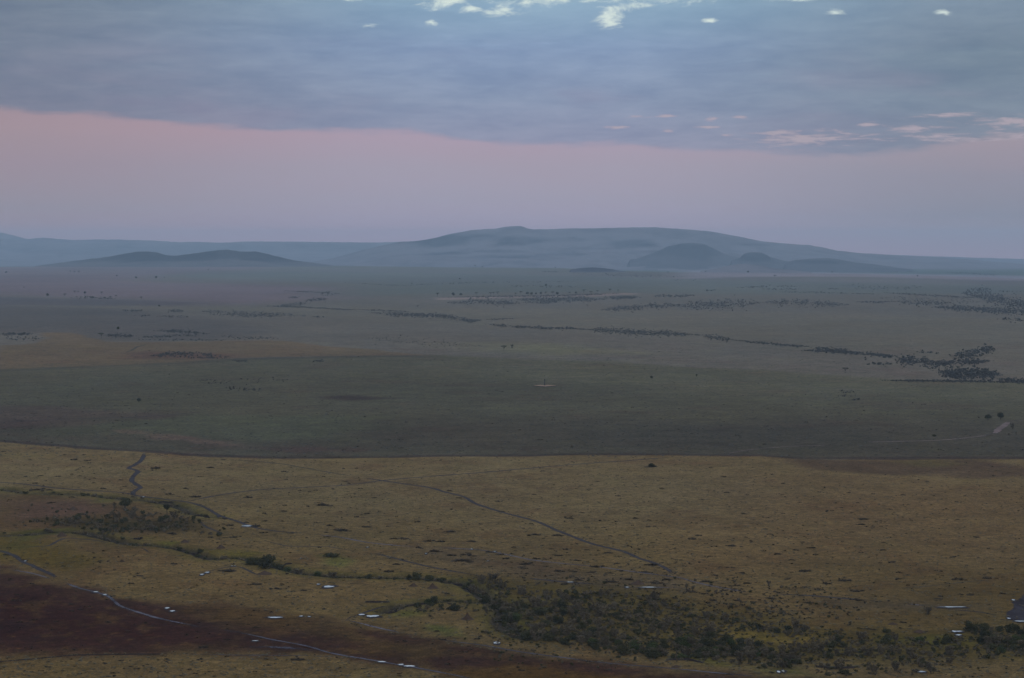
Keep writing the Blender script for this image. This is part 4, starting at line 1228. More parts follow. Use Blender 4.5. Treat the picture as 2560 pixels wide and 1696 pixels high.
for (px, py, wv) in tufts[:NTUFT]:
    hv = max(2.6, min(8, wv * random.uniform(.20, .30)))
    bush('tuft', px, py + hv * .35, wv * 1.12, hv * 1.15, 'scrub', 'scrub', 'low dark scrub mats on the grassland', None, 'dark')
# the countless smaller ones
small = [(q[0], q[1] + 1, q[2], max(2, q[2] * .25)) for q in tufts[NTUFT:]]
for _ in range(2600):
    px = random.uniform(-150, 2710); py = 1140 + 555 * random.random() ** 1.0
    if float(fbm(np.array([px / 200]), np.array([py / 50]), 77, 2)[0]) < random.uniform(-.25, .15): continue
    s_ = (py - 612) / 700
    wv = random.uniform(3, 9) * s_ * random.choice([1, 1, 1.6])
    small.append((px, py, wv, wv * random.uniform(.22, .4)))
for _ in range(420):     # denser scrub towards the stream and round the muddy tracks
    px = random.gauss(1500, 260); py = random.gauss(1440, 28)
    if py > 1480: continue
    wv = random.uniform(4, 13) * random.choice([.6, 1, 1])
    small.append((px, py, wv, wv * random.uniform(.2, .4)))
for _ in range(330):
    px = random.gauss(1800, 200); py = random.gauss(1520, 24)
    wv = random.uniform(5, 13)
    small.append((px, py, wv, wv * random.uniform(.35, .7)))
stuff('scrub_tufts', small, tuft_v, M_TUFT)
tiny_v = []
for i in range(6):
    r = np.random.default_rng(360 + i)
    tiny_v.append(leaf_cloud([(0, 0, .3, .4, .4, .4, 1)], 7, 0.55, r, shell=.2, aspect=1.5))
tus = []
for _ in range(15000):
    px = random.uniform(-60, 2620); py = 1142 + 555 * random.random()
    if in_poly(BURNT, px, py): continue
    s_ = (py - 612) / 700
    wv = random.uniform(1.5, 5.0) * s_
    tus.append((px, py, wv * 1.5, wv * random.uniform(.3, .6)))
stuff('grass_tussocks', tus, tiny_v, M_TUSS)
tus = []
for _ in range(11000):
    px = random.uniform(-60, 2620); py = 800 + 342 * random.random() ** .8
    s_ = (py - 612) / 560
    wv = random.uniform(1.5, 5.5) * s_
    tus.append((px, py, wv * 1.7, wv * random.uniform(.25, .5)))
stuff('grass_tussocks', tus, tiny_v, M_TUSG)
small = []
for _ in range(2600):    # specks on the green-grey plain
    px = random.uniform(-100, 2660); py = random.uniform(860, 1140)
    if float(fbm(np.array([px / 260]), np.array([py / 30]), 78, 2)[0]) < random.uniform(-.2, .2): continue
    s_ = (py - 612) / 700
    wv = random.uniform(2.5, 9) * s_ * random.choice([1, 1, 2.0])
    small.append((px, py, wv, wv * random.uniform(.18, .35)))
stuff('scrub_tufts', small, tuft_v, M_TUFT)

# ---- woods and scrub lines of the middle distance: polylines, half thickness (px), shrubs per px, shrub width px
LINES = [
    ([(880, 773), (972, 777), (1026, 780)], 1.5, .8, 4), ([(930, 781), (972, 785), (1051, 788), (1115, 791), (1151, 797), (1180, 803), (1205, 800)], 3.5, 2.6, 5),
    ([(1209, 809), (1241, 813), (1288, 817), (1331, 818), (1367, 820), (1421, 821), (1474, 824)], 2.2, 1.6, 5),
    ([(1474, 824), (1510, 826), (1582, 831), (1654, 833), (1750, 838)], 5, 3.0, 5), ([(1216, 799), (1250, 798), (1288, 796)], 1, 1, 4),
    ([(1750, 838), (1791, 845), (1834, 850)], 4, 2.0, 5), ([(1834, 850), (1903, 857), (1932, 860), (1991, 865), (2020, 866)], 1.8, 1.2, 6),
    ([(2010, 876), (2060, 877), (2118, 881), (2190, 886), (2234, 891)], 2.4, 1.6, 7), ([(2030, 870), (2090, 874), (2118, 876)], 3, 1.4, 7),
    ([(2200, 888), (2238, 893)], 3, 1.4, 8), ([(2240, 900), (2290, 901), (2330, 905)], 7, 3.2, 8), ([(2320, 910), (2380, 906), (2470, 902)], 5, 2.4, 8),
    ([(2380, 890), (2420, 886), (2460, 874), (2485, 872)], 7, 2.8, 8), ([(2310, 915), (2350, 920)], 5, 1.4, 8),
    ([(2350, 930), (2420, 935), (2500, 935)], 9, 3.4, 9), ([(2350, 938), (2400, 943)], 4, 1.6, 8), ([(2209, 951), (2330, 952), (2560, 955), (2640, 957)], 1.6, 1.4, 6), ([(2500, 947), (2560, 953), (2640, 956)], 4, 1.6, 9),
    ([(1690, 765), (1800, 761), (1900, 757)], 7, 2.6, 5), ([(1914, 755), (1990, 756), (2121, 762)], 5.5, 2.2, 5), ([(2143, 755), (2190, 756), (2230, 753)], 1.5, .9, 5), ([(2240, 754), (2310, 758), (2383, 758)], 4, 1.4, 5),
    ([(2336, 768), (2400, 770), (2470, 775), (2560, 780), (2640, 785)], 5, 2.6, 6), ([(2405, 733), (2440, 729), (2478, 724)], 6, 2.2, 5), ([(2430, 722), (2470, 725)], 3, 1, 4),
    ([(2430, 738), (2480, 746), (2520, 755), (2560, 762), (2640, 770)], 9, 4.0, 6), ([(2209, 732), (2300, 737), (2405, 743), (2460, 745)], 1.3, 1.2, 4), ([(2500, 797), (2560, 800)], 3, .8, 6),
    ([(1845, 719), (1920, 716), (2000, 716)], 1.4, .7, 4), ([(1905, 723), (2000, 723)], 1.2, .6, 4), ([(1758, 726), (1790, 726)], 1, .9, 4), ([(1950, 730), (2050, 731), (2200, 736)], 1, .5, 4), ([(2070, 722), (2100, 723)], 1, .8, 4),
    ([(2100, 713), (2200, 720), (2310, 716)], 4, .5, 4), ([(2500, 728), (2560, 729)], 1, .5, 4), ([(2200, 745), (2350, 750), (2450, 755)], 5, .8, 4),
    ([(1123, 757), (1200, 753), (1260, 757), (1300, 756)], 4.5, 2.0, 5), ([(1295, 750), (1400, 749), (1510, 748)], 4.5, 2.6, 5), ([(1300, 756), (1400, 756)], 2, 1, 4), ([(1510, 745), (1600, 743)], 2.5, 1.8, 5),
    ([(1632, 740), (1690, 740), (1736, 738)], 2, 1.2, 5), ([(1505, 775), (1560, 770), (1620, 766), (1700, 762)], 4.5, 2.2, 5), ([(1094, 744), (1230, 741.5), (1367, 740), (1470, 737), (1553, 733)], 1.1, 1.3, 4),
    ([(1260, 716), (1330, 714), (1400, 717), (1460, 719)], 2.2, .35, 4), ([(860, 707), (1000, 714), (1200, 706), (1460, 704)], 1.0, .35, 3.4),
    ([(1431, 683), (1530, 686), (1620, 690), (1710, 693)], 3.5, .7, 3.2), ([(1350, 679), (1400, 680)], .8, .8, 3),
    ([(305, 776), (356, 776)], 1.6, 1.2, 4.5), ([(418, 777), (461, 778)], 2.2, 1.4, 4.5), ([(501, 778), (560, 781), (640, 785), (767, 790)], 4, 1.1, 4.5), ([(338, 789), (375, 789)], 1.8, 1.0, 4.5), ([(392, 791), (480, 792)], 1.8, .5, 4.5),
    ([(520, 786), (600, 788), (700, 791)], 3, .8, 4.5), ([(782, 792), (816, 793)], .8, .8, 4), ([(690, 766), (730, 762), (767, 758)], 3, 1.8, 4.5), ([(760, 752), (790, 749), (818, 747)], 3, 1.8, 4.5), ([(800, 735), (836, 733)], 4.5, .9, 4.5),
    ([(723, 744), (745, 743)], 1.4, 1.2, 4.5), ([(658, 765), (760, 768), (860, 774), (900, 775)], 1.2, 1.3, 4), ([(700, 727), (800, 731), (860, 735)], 1, .5, 4),
    ([(0, 835), (40, 835), (80, 835)], 2.2, 1.5, 6), ([(10, 845), (60, 848), (100, 846)], 3.5, .5, 6), ([(262, 839), (300, 838), (338, 840)], 3, 1.6, 5.5), ([(350, 843), (410, 841), (440, 840)], 1.6, .9, 5), ([(392, 827), (440, 828), (523, 834)], 2.4, 1.3, 5.5),
    ([(430, 838), (500, 838)], 1.6, .6, 5), ([(545, 838), (600, 845), (701, 847)], 3, .55, 5), ([(345, 849), (480, 850), (590, 850)], 1.4, .35, 5), ([(375, 889), (430, 885), (490, 886), (574, 893)], 4.0, 1.4, 6.5), ([(440, 893), (570, 896)], 1.4, .6, 5),
    ([(585, 902), (620, 903)], 2.2, .7, 6), ([(780, 903), (800, 902), (812, 903)], 2.2, 1, 5), ([(178, 744), (220, 743), (290, 747)], 2, .8, 4.5), ([(920, 845), (1000, 852), (1080, 858), (1200, 866)], 7, .35, 4.5),
    ([(2105, 980), (2130, 979)], 3, .6, 7), ([(2100, 988), (2125, 990)], 2, .4, 6), ([(2130, 999), (2156, 997)], 1.4, .6, 7),
    ([(470, 950), (600, 953), (720, 950)], 5, .25, 6), ([(560, 968), (660, 974)], 3, .25, 8), ([(1680, 700), (1750, 700)], 1, .3, 3),
    ([(2150, 893), (2165, 897)], 2, .3, 8), ([(2170, 908), (2240, 912)], 2.5, .25, 9), ([(2350, 883), (2300, 879)], 2, .3, 8),
    # distant valley beyond the ridge: dark wood lines
    ([(1470, 653), (1550, 657), (1620, 662), (1700, 668)], 2.5, 2.0, 3), ([(2165, 674), (2230, 676), (2290, 679)], 2, 1.6, 3), ([(2360, 681), (2440, 684), (2500, 687)], 2, 1.6, 3), ([(1640, 668), (1700, 672), (1760, 672)], 2, 1.2, 3),
]
fars = []
for pts, th, dn, wd in LINES:
    for i in range(len(pts) - 1):
        (ax, ay), (bx, by) = pts[i], pts[i + 1]
        L_ = math.hypot(bx - ax, by - ay)
        for _ in range(max(1, int(L_ * dn * 1.5))):
            f = random.random()
            u_ = (i + f) / (len(pts) - 1)
            tp = min(1.0, 4.5 * min(u_, 1 - u_) + .12)          # belts thin out towards their ends
            gx_ = ax + (bx - ax) * f
            if random.random() > .35 + .65 * tp: continue
            if float(fbm(np.array([gx_ / 26.0]), np.array([ay * .21]), 95, 3)[0]) < -.17 and random.random() < .7: continue      # gaps
            wv = wd * random.uniform(.4, 1.15) * (.65 + .35 * tp)
            fars.append((gx_ + random.gauss(0, wd * .7), ay + (by - ay) * f + random.gauss(0, th * .8 * tp) + wv * .3, wv, wv * random.uniform(.45, .75)))
fars = [q for q in fars if q[0] < 2660]
ind = [q for q in fars if -5 < q[0] < 2565]
ind.sort(key=lambda q: -q[2] * q[3])
sel = ind[:285]
ss_ = set(id(q) for q in sel)
for (px, py, wv, hv) in sel:
    bush('far', px, py, wv * 1.1, hv * 1.1, 'shrub', 'shrub', 'dark shrubs of the woods in the middle distance', None, 'dark')
stuff('scrub_woodland', [q for q in fars if id(q) not in ss_], clump_v, M_FAR)

# ------------------------------------------------------------------ tracks
def strip(name, pts, width, m, lift=0.10, wiggle=0.5, kind='structure', wvar=0.25, twin=False):
    p = np.array(pts, float)
    x, y, z = at(p[:, 0], p[:, 1])
    P = np.stack([x, y], 1)
    # Catmull-Rom through the points, resampled in metres
    Q = []
    n = len(P)
    for i in range(n - 1):
        p0, p1, p2, p3 = P[max(i - 1, 0)], P[i], P[i + 1], P[min(i + 2, n - 1)]
        d = np.linalg.norm(p2 - p1)
        k = max(2, int(d / 3.0))
        for q in range(k):
            t = q / k
            m1, m2 = (p2 - p0) * .5 * .7, (p3 - p1) * .5 * .7
            Q.append((2 * t ** 3 - 3 * t ** 2 + 1) * p1 + (t ** 3 - 2 * t ** 2 + t) * m1 + (-2 * t ** 3 + 3 * t ** 2) * p2 + (t ** 3 - t ** 2) * m2)
    Q.append(P[-1])
    Q = np.array(Q)
    s = np.concatenate([[0], np.cumsum(np.linalg.norm(np.diff(Q, axis=0), axis=1))])
    tg = np.gradient(Q, axis=0); tg /= np.linalg.norm(tg, axis=1)[:, None] + 1e-9
    nm = np.stack([-tg[:, 1], tg[:, 0]], 1)
    seed = int(abs(P[0, 0])) % 97
    off = fbm(s / 14, s * 0 + seed, seed, 3) * 2 * wiggle
    wv = width * (1 + wvar * 2 * fbm(s / 9, s * 0 + 3.3 + seed, seed + 1, 3))
    K = 5
    us = np.linspace(-1, 1, K)
    V_ = []
    for u in us:
        e = 1 + (0.3 * 2 * fbm(s / 2.5, s * 0 + u * 9, seed + 5, 2) if abs(u) > .9 else 0)
        c = Q + nm * (off + u * wv * .5 * e)[:, None]
        V_.append(np.stack([c[:, 0], c[:, 1], surf(c[:, 0], c[:, 1]) + lift], 1))
    V_ = np.stack(V_, 1).reshape(-1, 3)
    nq = len(Q)
    ii = np.arange(nq * K).reshape(nq, K)
    f = np.stack([ii[:-1, :-1].ravel(), ii[1:, :-1].ravel(), ii[1:, 1:].ravel(), ii[:-1, 1:].ravel()], 1)
    me = mesh_np(name, V_, f[:, ::-1], m, smooth=True)
    wear = np.tile(np.array([0.0, 0.75, 0.55, 0.75, 0.0]), nq).astype(np.float32)
    wear += np.repeat(-1.0 * (1 - np.minimum(1, np.minimum(s, s[-1] - s) / 25.0)), K).astype(np.float32)
    if m is M_BANKS: wear += 1
    at_ = me.attributes.new('wear', 'FLOAT', 'POINT')
    at_.data.foreach_set('value', wear)
    return prop(link(name, me), kind=kind)


M_TRACKR2 = soil_mat('red_bare_track', (0.11, 0.078, 0.068), (0.17, 0.12, 0.10), 0.4, 1.0, (0.21, 0.15, 0.13), patchy=True, bias=0.45)
TRACKS = [
    ('track', [(560, 1148), (700, 1160), (820, 1181), (905, 1195)], 2.2, M_TRACKG, .09),
    ('track', [(905, 1195), (960, 1203), (1070, 1219), (1110, 1230), (1160, 1243), (1190, 1260), (1250, 1280), (1340, 1304), (1400, 1330), (1480, 1360), (1560, 1380), (1600, 1397), (1640, 1410), (1670, 1425), (1688, 1440)], 2.6, M_TRACKD, .10),
    ('track', [(470, 1254), (550, 1238), (640, 1226), (720, 1221), (860, 1214), (965, 1201), (1100, 1190), (1240, 1179), (1420, 1163), (1560, 1153), (1690, 1143)], 2.2, M_TRACKD, .11),
    ('track', [(1800, 1139), (1860, 1127), (1930, 1120), (1990, 1116), (2100, 1113)], 2.6, M_TRACKR, .10),
    ('track', [(-60, 1203), (50, 1210), (150, 1222), (300, 1232), (350, 1241), (420, 1250), (475, 1257), (510, 1268), (550, 1290), (590, 1303), (640, 1320), (700, 1330), (760, 1334)], 3.0, M_TRACKD, .12),
    ('track', [(760, 1334), (850, 1344), (920, 1357), (1010, 1366), (1060, 1366)], 2.4, M_TRACKP, .10),
    ('track', [(1060, 1367), (1140, 1372), (1200, 1376), (1260, 1386), (1330, 1401), (1400, 1409), (1500, 1419), (1560, 1427), (1650, 1439), (1700, 1445), (1722, 1452), (1775, 1465), (1850, 1478), (1909, 1484)], 2.2, M_TRACKP, .14),
    ('track', [(1909, 1484), (2036, 1491), (2148, 1500), (2230, 1507)], 2.4, M_TRACKD, .10),
    ('track', [(2230, 1507), (2260, 1510), (2335, 1518), (2360, 1520)], 2.6, M_TRACKP, .13),
    ('track', [(2360, 1524), (2440, 1530), (2500, 1541), (2520, 1546)], 1.8, M_TRACKD, .10),
    ('track', [(2180, 1474), (2300, 1468), (2420, 1455), (2540, 1445)], 1.2, M_TRACKG, .10),
    ('track', [(1280, 1442), (1361, 1451), (1425, 1457), (1488, 1461), (1530, 1467)], 2.2, M_TRACKD, .12),
    ('track', [(1530, 1467), (1568, 1469), (1636, 1469), (1700, 1471), (1760, 1474)], 1.8, M_TRACKP, .14),
    ('gully_path', [(362, 1134), (352, 1152), (338, 1163), (322, 1171), (345, 1178), (335, 1190), (329, 1202), (342, 1213), (350, 1220), (334, 1230), (332, 1241)], 4.2, M_TRACKD, .12),
    ('track', [(322, 1171), (400, 1168), (440, 1164)], 1.2, M_TRACKG, .08),
    ('track', [(-60, 1374), (0, 1378), (20, 1384), (40, 1392), (55, 1405), (80, 1415), (120, 1433), (150, 1450)], 2.6, M_TRACKD, .12),
    ('track', [(150, 1450), (170, 1461), (200, 1472), (240, 1481), (270, 1492), (300, 1515), (340, 1530), (390, 1545), (450, 1558), (530, 1574)], 2.6, M_TRACKW, .15),
    ('track', [(530, 1574), (600, 1583), (680, 1600), (760, 1615), (820, 1632), (860, 1640), (950, 1655), (1050, 1672), (1150, 1692), (1250, 1715)], 2.3, M_TRACKW, .15),
    ('track', [(590, 1620), (660, 1618), (740, 1622), (800, 1630)], 5.5, M_TRACKW, .08),
    ('track', [(-100, 1660), (0, 1655), (60, 1650), (120, 1645), (180, 1639), (300, 1637), (400, 1636)], 2.0, M_BANKS, .10),
    ('track', [(400, 1636), (500, 1637), (600, 1639), (760, 1640), (860, 1644)], 1.3, M_TRACKW, .10),
    ('track', [(0, 1421), (80, 1434), (150, 1455)], 1.8, M_TRACKP, .09),
    ('track', [(815, 1552), (870, 1552), (935, 1568), (1000, 1582), (1050, 1592)], 2.0, M_TRACKP, .10),
    ('track', [(1050, 1592), (1120, 1603), (1220, 1616), (1290, 1629), (1400, 1644), (1500, 1657), (1700, 1674), (1800, 1684), (1950, 1697)], 2.0, M_TRACKW, .11),
    ('track', [(868, 1551), (880, 1543), (920, 1530), (960, 1515), (1000, 1509)], 1.4, M_TRACKD, .13),
    ('track', [(905, 1380), (950, 1387), (1060, 1415), (1150, 1432), (1200, 1441)], 1.8, M_TRACKD, .10),
    ('track', [(660, 1352), (720, 1366), (820, 1368), (870, 1376), (905, 1380)], 1.2, M_TRACKD, .10),
    ('track', [(920, 1366), (910, 1372), (905, 1379)], 2.4, M_TRACKP, .12),
    ('track', [(500, 1305), (515, 1318), (545, 1330), (570, 1340)], 1.6, M_TRACKD, .09),
    ('track', [(350, 1368), (370, 1380), (380, 1388)], 1.2, M_TRACKD, .09),
    ('track', [(0, 1372), (60, 1369), (120, 1365), (150, 1350), (170, 1346), (240, 1352), (280, 1360)], 1.4, M_TRACKD, .08),
    ('track', [(505, 1434), (560, 1420), (600, 1418), (640, 1436), (680, 1445)], 1.3, M_TRACKD, .08),
    ('track', [(0, 1265), (60, 1270), (110, 1268)], 1.0, M_TRACKD, .08),
    ('track', [(2150, 1106), (2330, 1102), (2400, 1097), (2427, 1094), (2457, 1090), (2478, 1086)], 4.0, M_TRACKR2, .10),
    ('track', [(2478, 1086), (2491, 1081), (2495, 1075), (2511, 1064), (2522, 1054)], 7.0, M_TRACKR2, .12),
    ('track', [(2522, 1054), (2535, 1052.5), (2560, 1051), (2640, 1049)], 4.0, M_TRACKR2, .14),
    ('track', [(2545, 1071), (2600, 1080)], 2.6, M_TRACKR, .10),
    ('track', [(312, 882), (330, 876), (345, 867), (371, 861)], 4.5, M_TRACKG, .12),
    ('track', [(0, 734), (190, 745), (400, 752), (640, 762)], 14.0, M_ROADF, .5),
    ('track', [(370, 698), (530, 706), (690, 714), (870, 718)], 20.0, M_ROADF, .8),
    ('track', [(1040, 748), (1200, 746), (1367, 743.5), (1500, 739), (1560, 736)], 22.0, M_ROADF, .6),
    ('track', [(560, 900), (700, 895), (850, 892), (1050, 890)], 4.0, M_TRACKD, .2),
    ('track', [(0, 1056), (180, 1048), (330, 1044), (520, 1030)], 3.5, M_TRACKD, .15),
    ('track', [(1940, 962), (2090, 972), (2200, 980)], 2.5, M_TRACKP, .15),
]
for nm, pts, wdt, m, lift in TRACKS:
    strip(nm, pts, wdt * (.8 if m is M_TRACKW else (1.25 if m in (M_TRACKD, M_TRACKG) and wdt < 3 else 1)), m, lift + .03, wiggle=0.35)


def blob(name, px, py, wpx, hpx, m, lift=0.16, seed=0, kind='structure', rag=0.35, n=40):
    """flat irregular sheet lying on the ground (puddle, mud)"""
    x0, y0, _ = ground_at(px, py)
    x1, y1, _ = ground_at(px + wpx / 2, py)
    _, ya, _ = ground_at(px, py - hpx / 2)
    _, yb, _ = ground_at(px, py + hpx / 2)
    rx, ry = math.hypot(x1 - x0, y1 - y0), abs(ya - yb) / 2
    a_ = np.linspace(0, 2 * np.pi, n, endpoint=False)
    r = 1 + rag * 2 * fbm(np.cos(a_) * 2.0 + seed * 3.1, np.sin(a_) * 2.0 + 7, seed, 4)
    X, Y = x0 + rx * r * np.cos(a_), y0 + ry * r * np.sin(a_)
    zc = float(surf(x0, y0)) + lift
    zz_ = np.maximum(surf(X, Y) + lift * .8, zc) if kind != 'structure' or m is not M_WATER else np.full(n, zc)
    V_ = np.concatenate([[[x0, y0, zc]], np.stack([X, Y, zz_], 1)])
    f = [(0, 1 + i, 1 + (i + 1) % n) for i in range(n)]
    me = mesh_np(name, V_, f, m, smooth=False)
    return prop(link(name, me), kind=kind)


# muddy flat at the right edge
def flat_poly(name, pts, m, lift):
    P = world_poly(pts)
    lo, hi = P.min(0), P.max(0)
    st = 0.8
    gx_, gy_ = np.meshgrid(np.arange(lo[0] - 2, hi[0] + 2, st), np.arange(lo[1] - 3, hi[1] + 3, st * 1.5))
    d = poly_sd(P, gx_.ravel(), gy_.ravel()) + fbm(gx_.ravel() / 6, gy_.ravel() / 9, 91, 3) * 4
    d = d.reshape(gx_.shape)
    Z = surf(gx_, gy_) + lift
    r_, c_ = gx_.shape
    ii = np.arange(r_ * c_).reshape(r_, c_)
    f = np.stack([ii[:-1, :-1].ravel(), ii[:-1, 1:].ravel(), ii[1:, 1:].ravel(), ii[1:, :-1].ravel()], 1)
    keep = (d[:-1, :-1].ravel() > 0)
    me = mesh_np(name, np.stack([gx_.ravel(), gy_.ravel(), Z.ravel()], 1), f[keep], m, smooth=True)
    return prop(link(name, me), kind='structure')


flat_poly('mud_flat', [(2660, 1470), (2560, 1487), (2545, 1496), (2534, 1510), (2524, 1528), (2516, 1545), (2530, 1552), (2600, 1556), (2700, 1556)], M_MUD, .12)
PUD = [(620, 1316, 28, 3.6), (505, 1437.5, 9, 3), (518, 1432.5, 11, 3), (822, 1468, 28, 4.6), (796, 1462, 9, 2), (418, 1521.5, 11, 3.4), (431, 1529, 12, 3.4), (688, 1545, 34, 3.6), (753, 1542, 9, 2.2), (773, 1543, 7, 1.6), (239, 1481, 12, 3), (262, 1488, 9, 2.6), (274, 1492, 7, 2.4), (63, 1404, 5, 2.4),
       (904, 1538, 15, 3.2), (932, 1542, 30, 5), (1242, 1609, 15, 5.5), (955, 1656, 18, 3), (1003, 1663, 12, 3), (1024, 1667, 26, 3.6), (1568, 1469.5, 9, 2.4), (1622, 1469.5, 40, 1.8), (1179, 1374, 6, 2), (1237, 1380, 6, 2), (1065, 1385, 5, 2.4), (919, 1369, 5, 2), (1220, 1403, 2.6, 1.6),
       (2380, 1519, 56, 2.6), (2392, 1580, 28, 3), (2385, 1580, 9, 4.5), (2397, 1589, 12, 3.2), (1947, 1681, 10, 4.5), (1958, 1679.5, 8, 6), (2522, 1547.5, 9, 3.2), (2550, 1554.5, 26, 2.6), (2534, 1501.5, 8, 3), (2302, 1681, 22, 3.6), (359, 1243, 6, 2), (638, 1603.5, 16, 1.8), (580, 1416, 4, 1.6), (587, 1415.6, 4, 1.6), (1425, 1456.5, 16, 1.6), (752, 1397, 3, 1.8)]
for i, (px, py, wv, hv) in enumerate(PUD):
    blob('mud', px + .5, py + .4, wv * 1.35 + 3, hv * 1.5 + 1.2, M_RIM, lift=.17, seed=i + 50, rag=0.6)
    blob('puddle', px, py, wv, hv * .82, M_WATER, lift=.30, seed=i, rag=0.6)

# ------------------------------------------------------------------ termite mounds and bank faces
MOUNDS = [(1082, 1471, 32, 14, 'tall peaked bare mound right of the grassy hollow'), (1033, 1466, 26, 9, 'lower reddish mound left of the tall peaked mound'),
          (1168, 1549, 34, 15, 'dark peaked mound below the thicket tip'), (552, 1371, 24, 10, 'rounded dark mound on the slope above the gully bend'), (462, 1356, 24, 8, 'flat dark mound beside the yellow green strip'),
          (183, 1275, 28, 9, 'reddish mound left of the rounded tree'), (662, 1436, 38, 9, 'low reddish mound below the big rounded stream bush'), (155, 1341, 26, 12, 'dark bushy mound on the left path'),
          (2298, 1581, 32, 8, 'reddish oval mound left of the double puddle'), (1595, 1460, 36, 10, 'broad reddish mound beside the lower pale track'), (305, 1404, 14, 6, 'small dark mound on the grass left of centre'),
          (270, 1405, 8, 4, 'tiny dark mound left of the small dark mound'), (2232, 1561, 26, 6, 'flat reddish mound beyond the flat topped bush'), (1690, 1668, 26, 6, 'low brown mound on the grass strip below the thicket')]
for i, (px, py, wv, hv, lb) in enumerate(MOUNDS):
    x, y, z = ground_at(px, py)
    mm = math.hypot(y, CAM_H) / F
    nr_, na = 14, 36
    rr_, aa_ = np.meshgrid(np.linspace(0, 1, nr_), np.linspace(0, 2 * np.pi, na, endpoint=False), indexing='ij')
    edge = 1 + .35 * fbm(np.cos(aa_) + i * 5, np.sin(aa_) + i, 3, 2)
    X = rr_ * edge * np.cos(aa_); Y = rr_ * edge * np.sin(aa_)
    pk = 1.5 if 'peaked' in lb else .9
    Z = (1 - rr_) ** pk * (1 + .6 * fbm(X * 3 + i, Y * 3, 5, 3)) * (1 if 'peaked' in lb else .9)
    Z = Z - (rr_ > .97) * .06
    V_ = np.stack([X.ravel() * wv * mm / 2, Y.ravel() * wv * mm / 2.6, Z.ravel() * hv * mm], 1)
    ii = np.arange(nr_ * na).reshape(nr_, na)
    j2 = np.roll(ii, -1, axis=1)
    f = np.stack([ii[:-1].ravel(), ii[1:].ravel(), j2[1:].ravel(), j2[:-1].ravel()], 1)
    o = link('termite_mound', mesh_np('termite_mound', V_, f, M_MOUND, smooth=True))
    o.location = (x, y, z)
    prop(o, lb, 'mound')

# eroded cut banks: ragged near-vertical earth faces with a grassy lip
BANKS = [([(482, 1293), (500, 1289), (520, 1288), (528, 1292)], 6.5, 'dark eroded earth bank at the right end of the left thicket'),
         ([(333, 1348), (350, 1350), (356, 1346)], 6, 'dark earth bank on the gully left of the yellow green strip'),
         ([(478, 1376), (490, 1380), (503, 1375)], 6, 'dark earth bank on the gully right of the dark mound'),
         ([(706, 1412), (722, 1411), (730, 1410)], 4, 'short dark earth bank right of the big rounded stream bush'),
         ([(912, 1506), (940, 1507), (975, 1506)], 4, 'thin dark earth bank above the fork of the bottom track'),
         ([(955, 1531), (975, 1524), (1010, 1517), (1050, 1512), (1100, 1506)], 6.5, 'curved dark earth bank around the bright green hollow'),
         ([(1130, 1452), (1150, 1456), (1165, 1462), (1178, 1474)], 7, 'steep dark earth bank where the stream meets the big thicket'),
         ([(340, 1251), (380, 1250), (435, 1255)], 4, 'long thin dark earth bank right of the large rounded tree'),
         ([(1670, 1650), (1720, 1651), (1758, 1658)], 5, 'dark earth bank at the near edge of the thicket'),
         ([(2040, 1668), (2100, 1672), (2150, 1668)], 4, 'dark earth bank under the right thicket')]
for i, (pts, hv, lb) in enumerate(BANKS):
    p = np.array(pts, float)
    t_ = np.linspace(0, len(p) - 1, 60)
    px = np.interp(t_, np.arange(len(p)), p[:, 0]); py = np.interp(t_, np.arange(len(p)), p[:, 1])
    x, y, _ = at(px, py); z = surf(x, y)
    mm = math.hypot(float(y.mean()), CAM_H) / F
    en = np.sin(np.pi * np.clip(np.linspace(0, 1, 60), 0, 1)) ** .4
    hh = hv * mm * en * (0.85 + .5 * fbm(np.arange(60) / 6., np.zeros(60) + i, 8, 3))
    rows_ = []
    for k, (dy, q) in enumerate([(-.9, -.05), (-.45, .28), (-.2, .62), (0.05, .93), (.5, 1.0), (1.3, .8), (2.6, .35), (4.2, -.05)]):
        jit = fbm(np.arange(60) / 4., np.zeros(60) + k * 3 + i, 9, 3) * (.9 if k < 5 else 1.5)
        rows_.append(np.stack([x, y + dy + jit, z + hh * q], 1))
    V_ = np.concatenate(rows_)
    ii = np.arange(8 * 60).reshape(8, 60)
    f = np.stack([ii[:-1, :-1].ravel(), ii[:-1, 1:].ravel(), ii[1:, 1:].ravel(), ii[1:, :-1].ravel()], 1)
    me = mesh_np('earth_bank', V_, f, M_BANKS, smooth=False)
    gm = M_BANKTOP
    me.materials.append(gm)
    mi = np.zeros(len(f), np.int32); mi[4 * 59:] = 1
    me.polygons.foreach_set('material_index', mi)
    prop(link('earth_bank', me), lb, 'bank')

# ------------------------------------------------------------------ platform with its mast
x, y, z = ground_at(1361, 966)
mm = math.hypot(y, CAM_H) / F
hs = 30 * mm                       # half diagonal
plat = bpy.data.objects.new('platform', None); COL.objects.link(plat)
plat.location = (x, y, z)
prop(plat, 'pale square platform with a dark low edge, corner pointing at the viewer', 'platform')


def prism(name, ring, z0_, z1_, m, parent, inset=0.0):
    ring = np.array(ring, float); n = len(ring)
    V_ = [(a_, b_, z0_) for a_, b_ in ring] + [(a_ * (1 - inset), b_ * (1 - inset), z1_) for a_, b_ in ring]
    me = bpy.data.meshes.new(name)
    me.from_pydata(V_, [], [tuple(range(n))[::-1], tuple(range(n, 2 * n))] + [(i, (i + 1) % n, n + (i + 1) % n, n + i) for i in range(n)])
    me.materials.append(m)
    return link(name, me, parent)


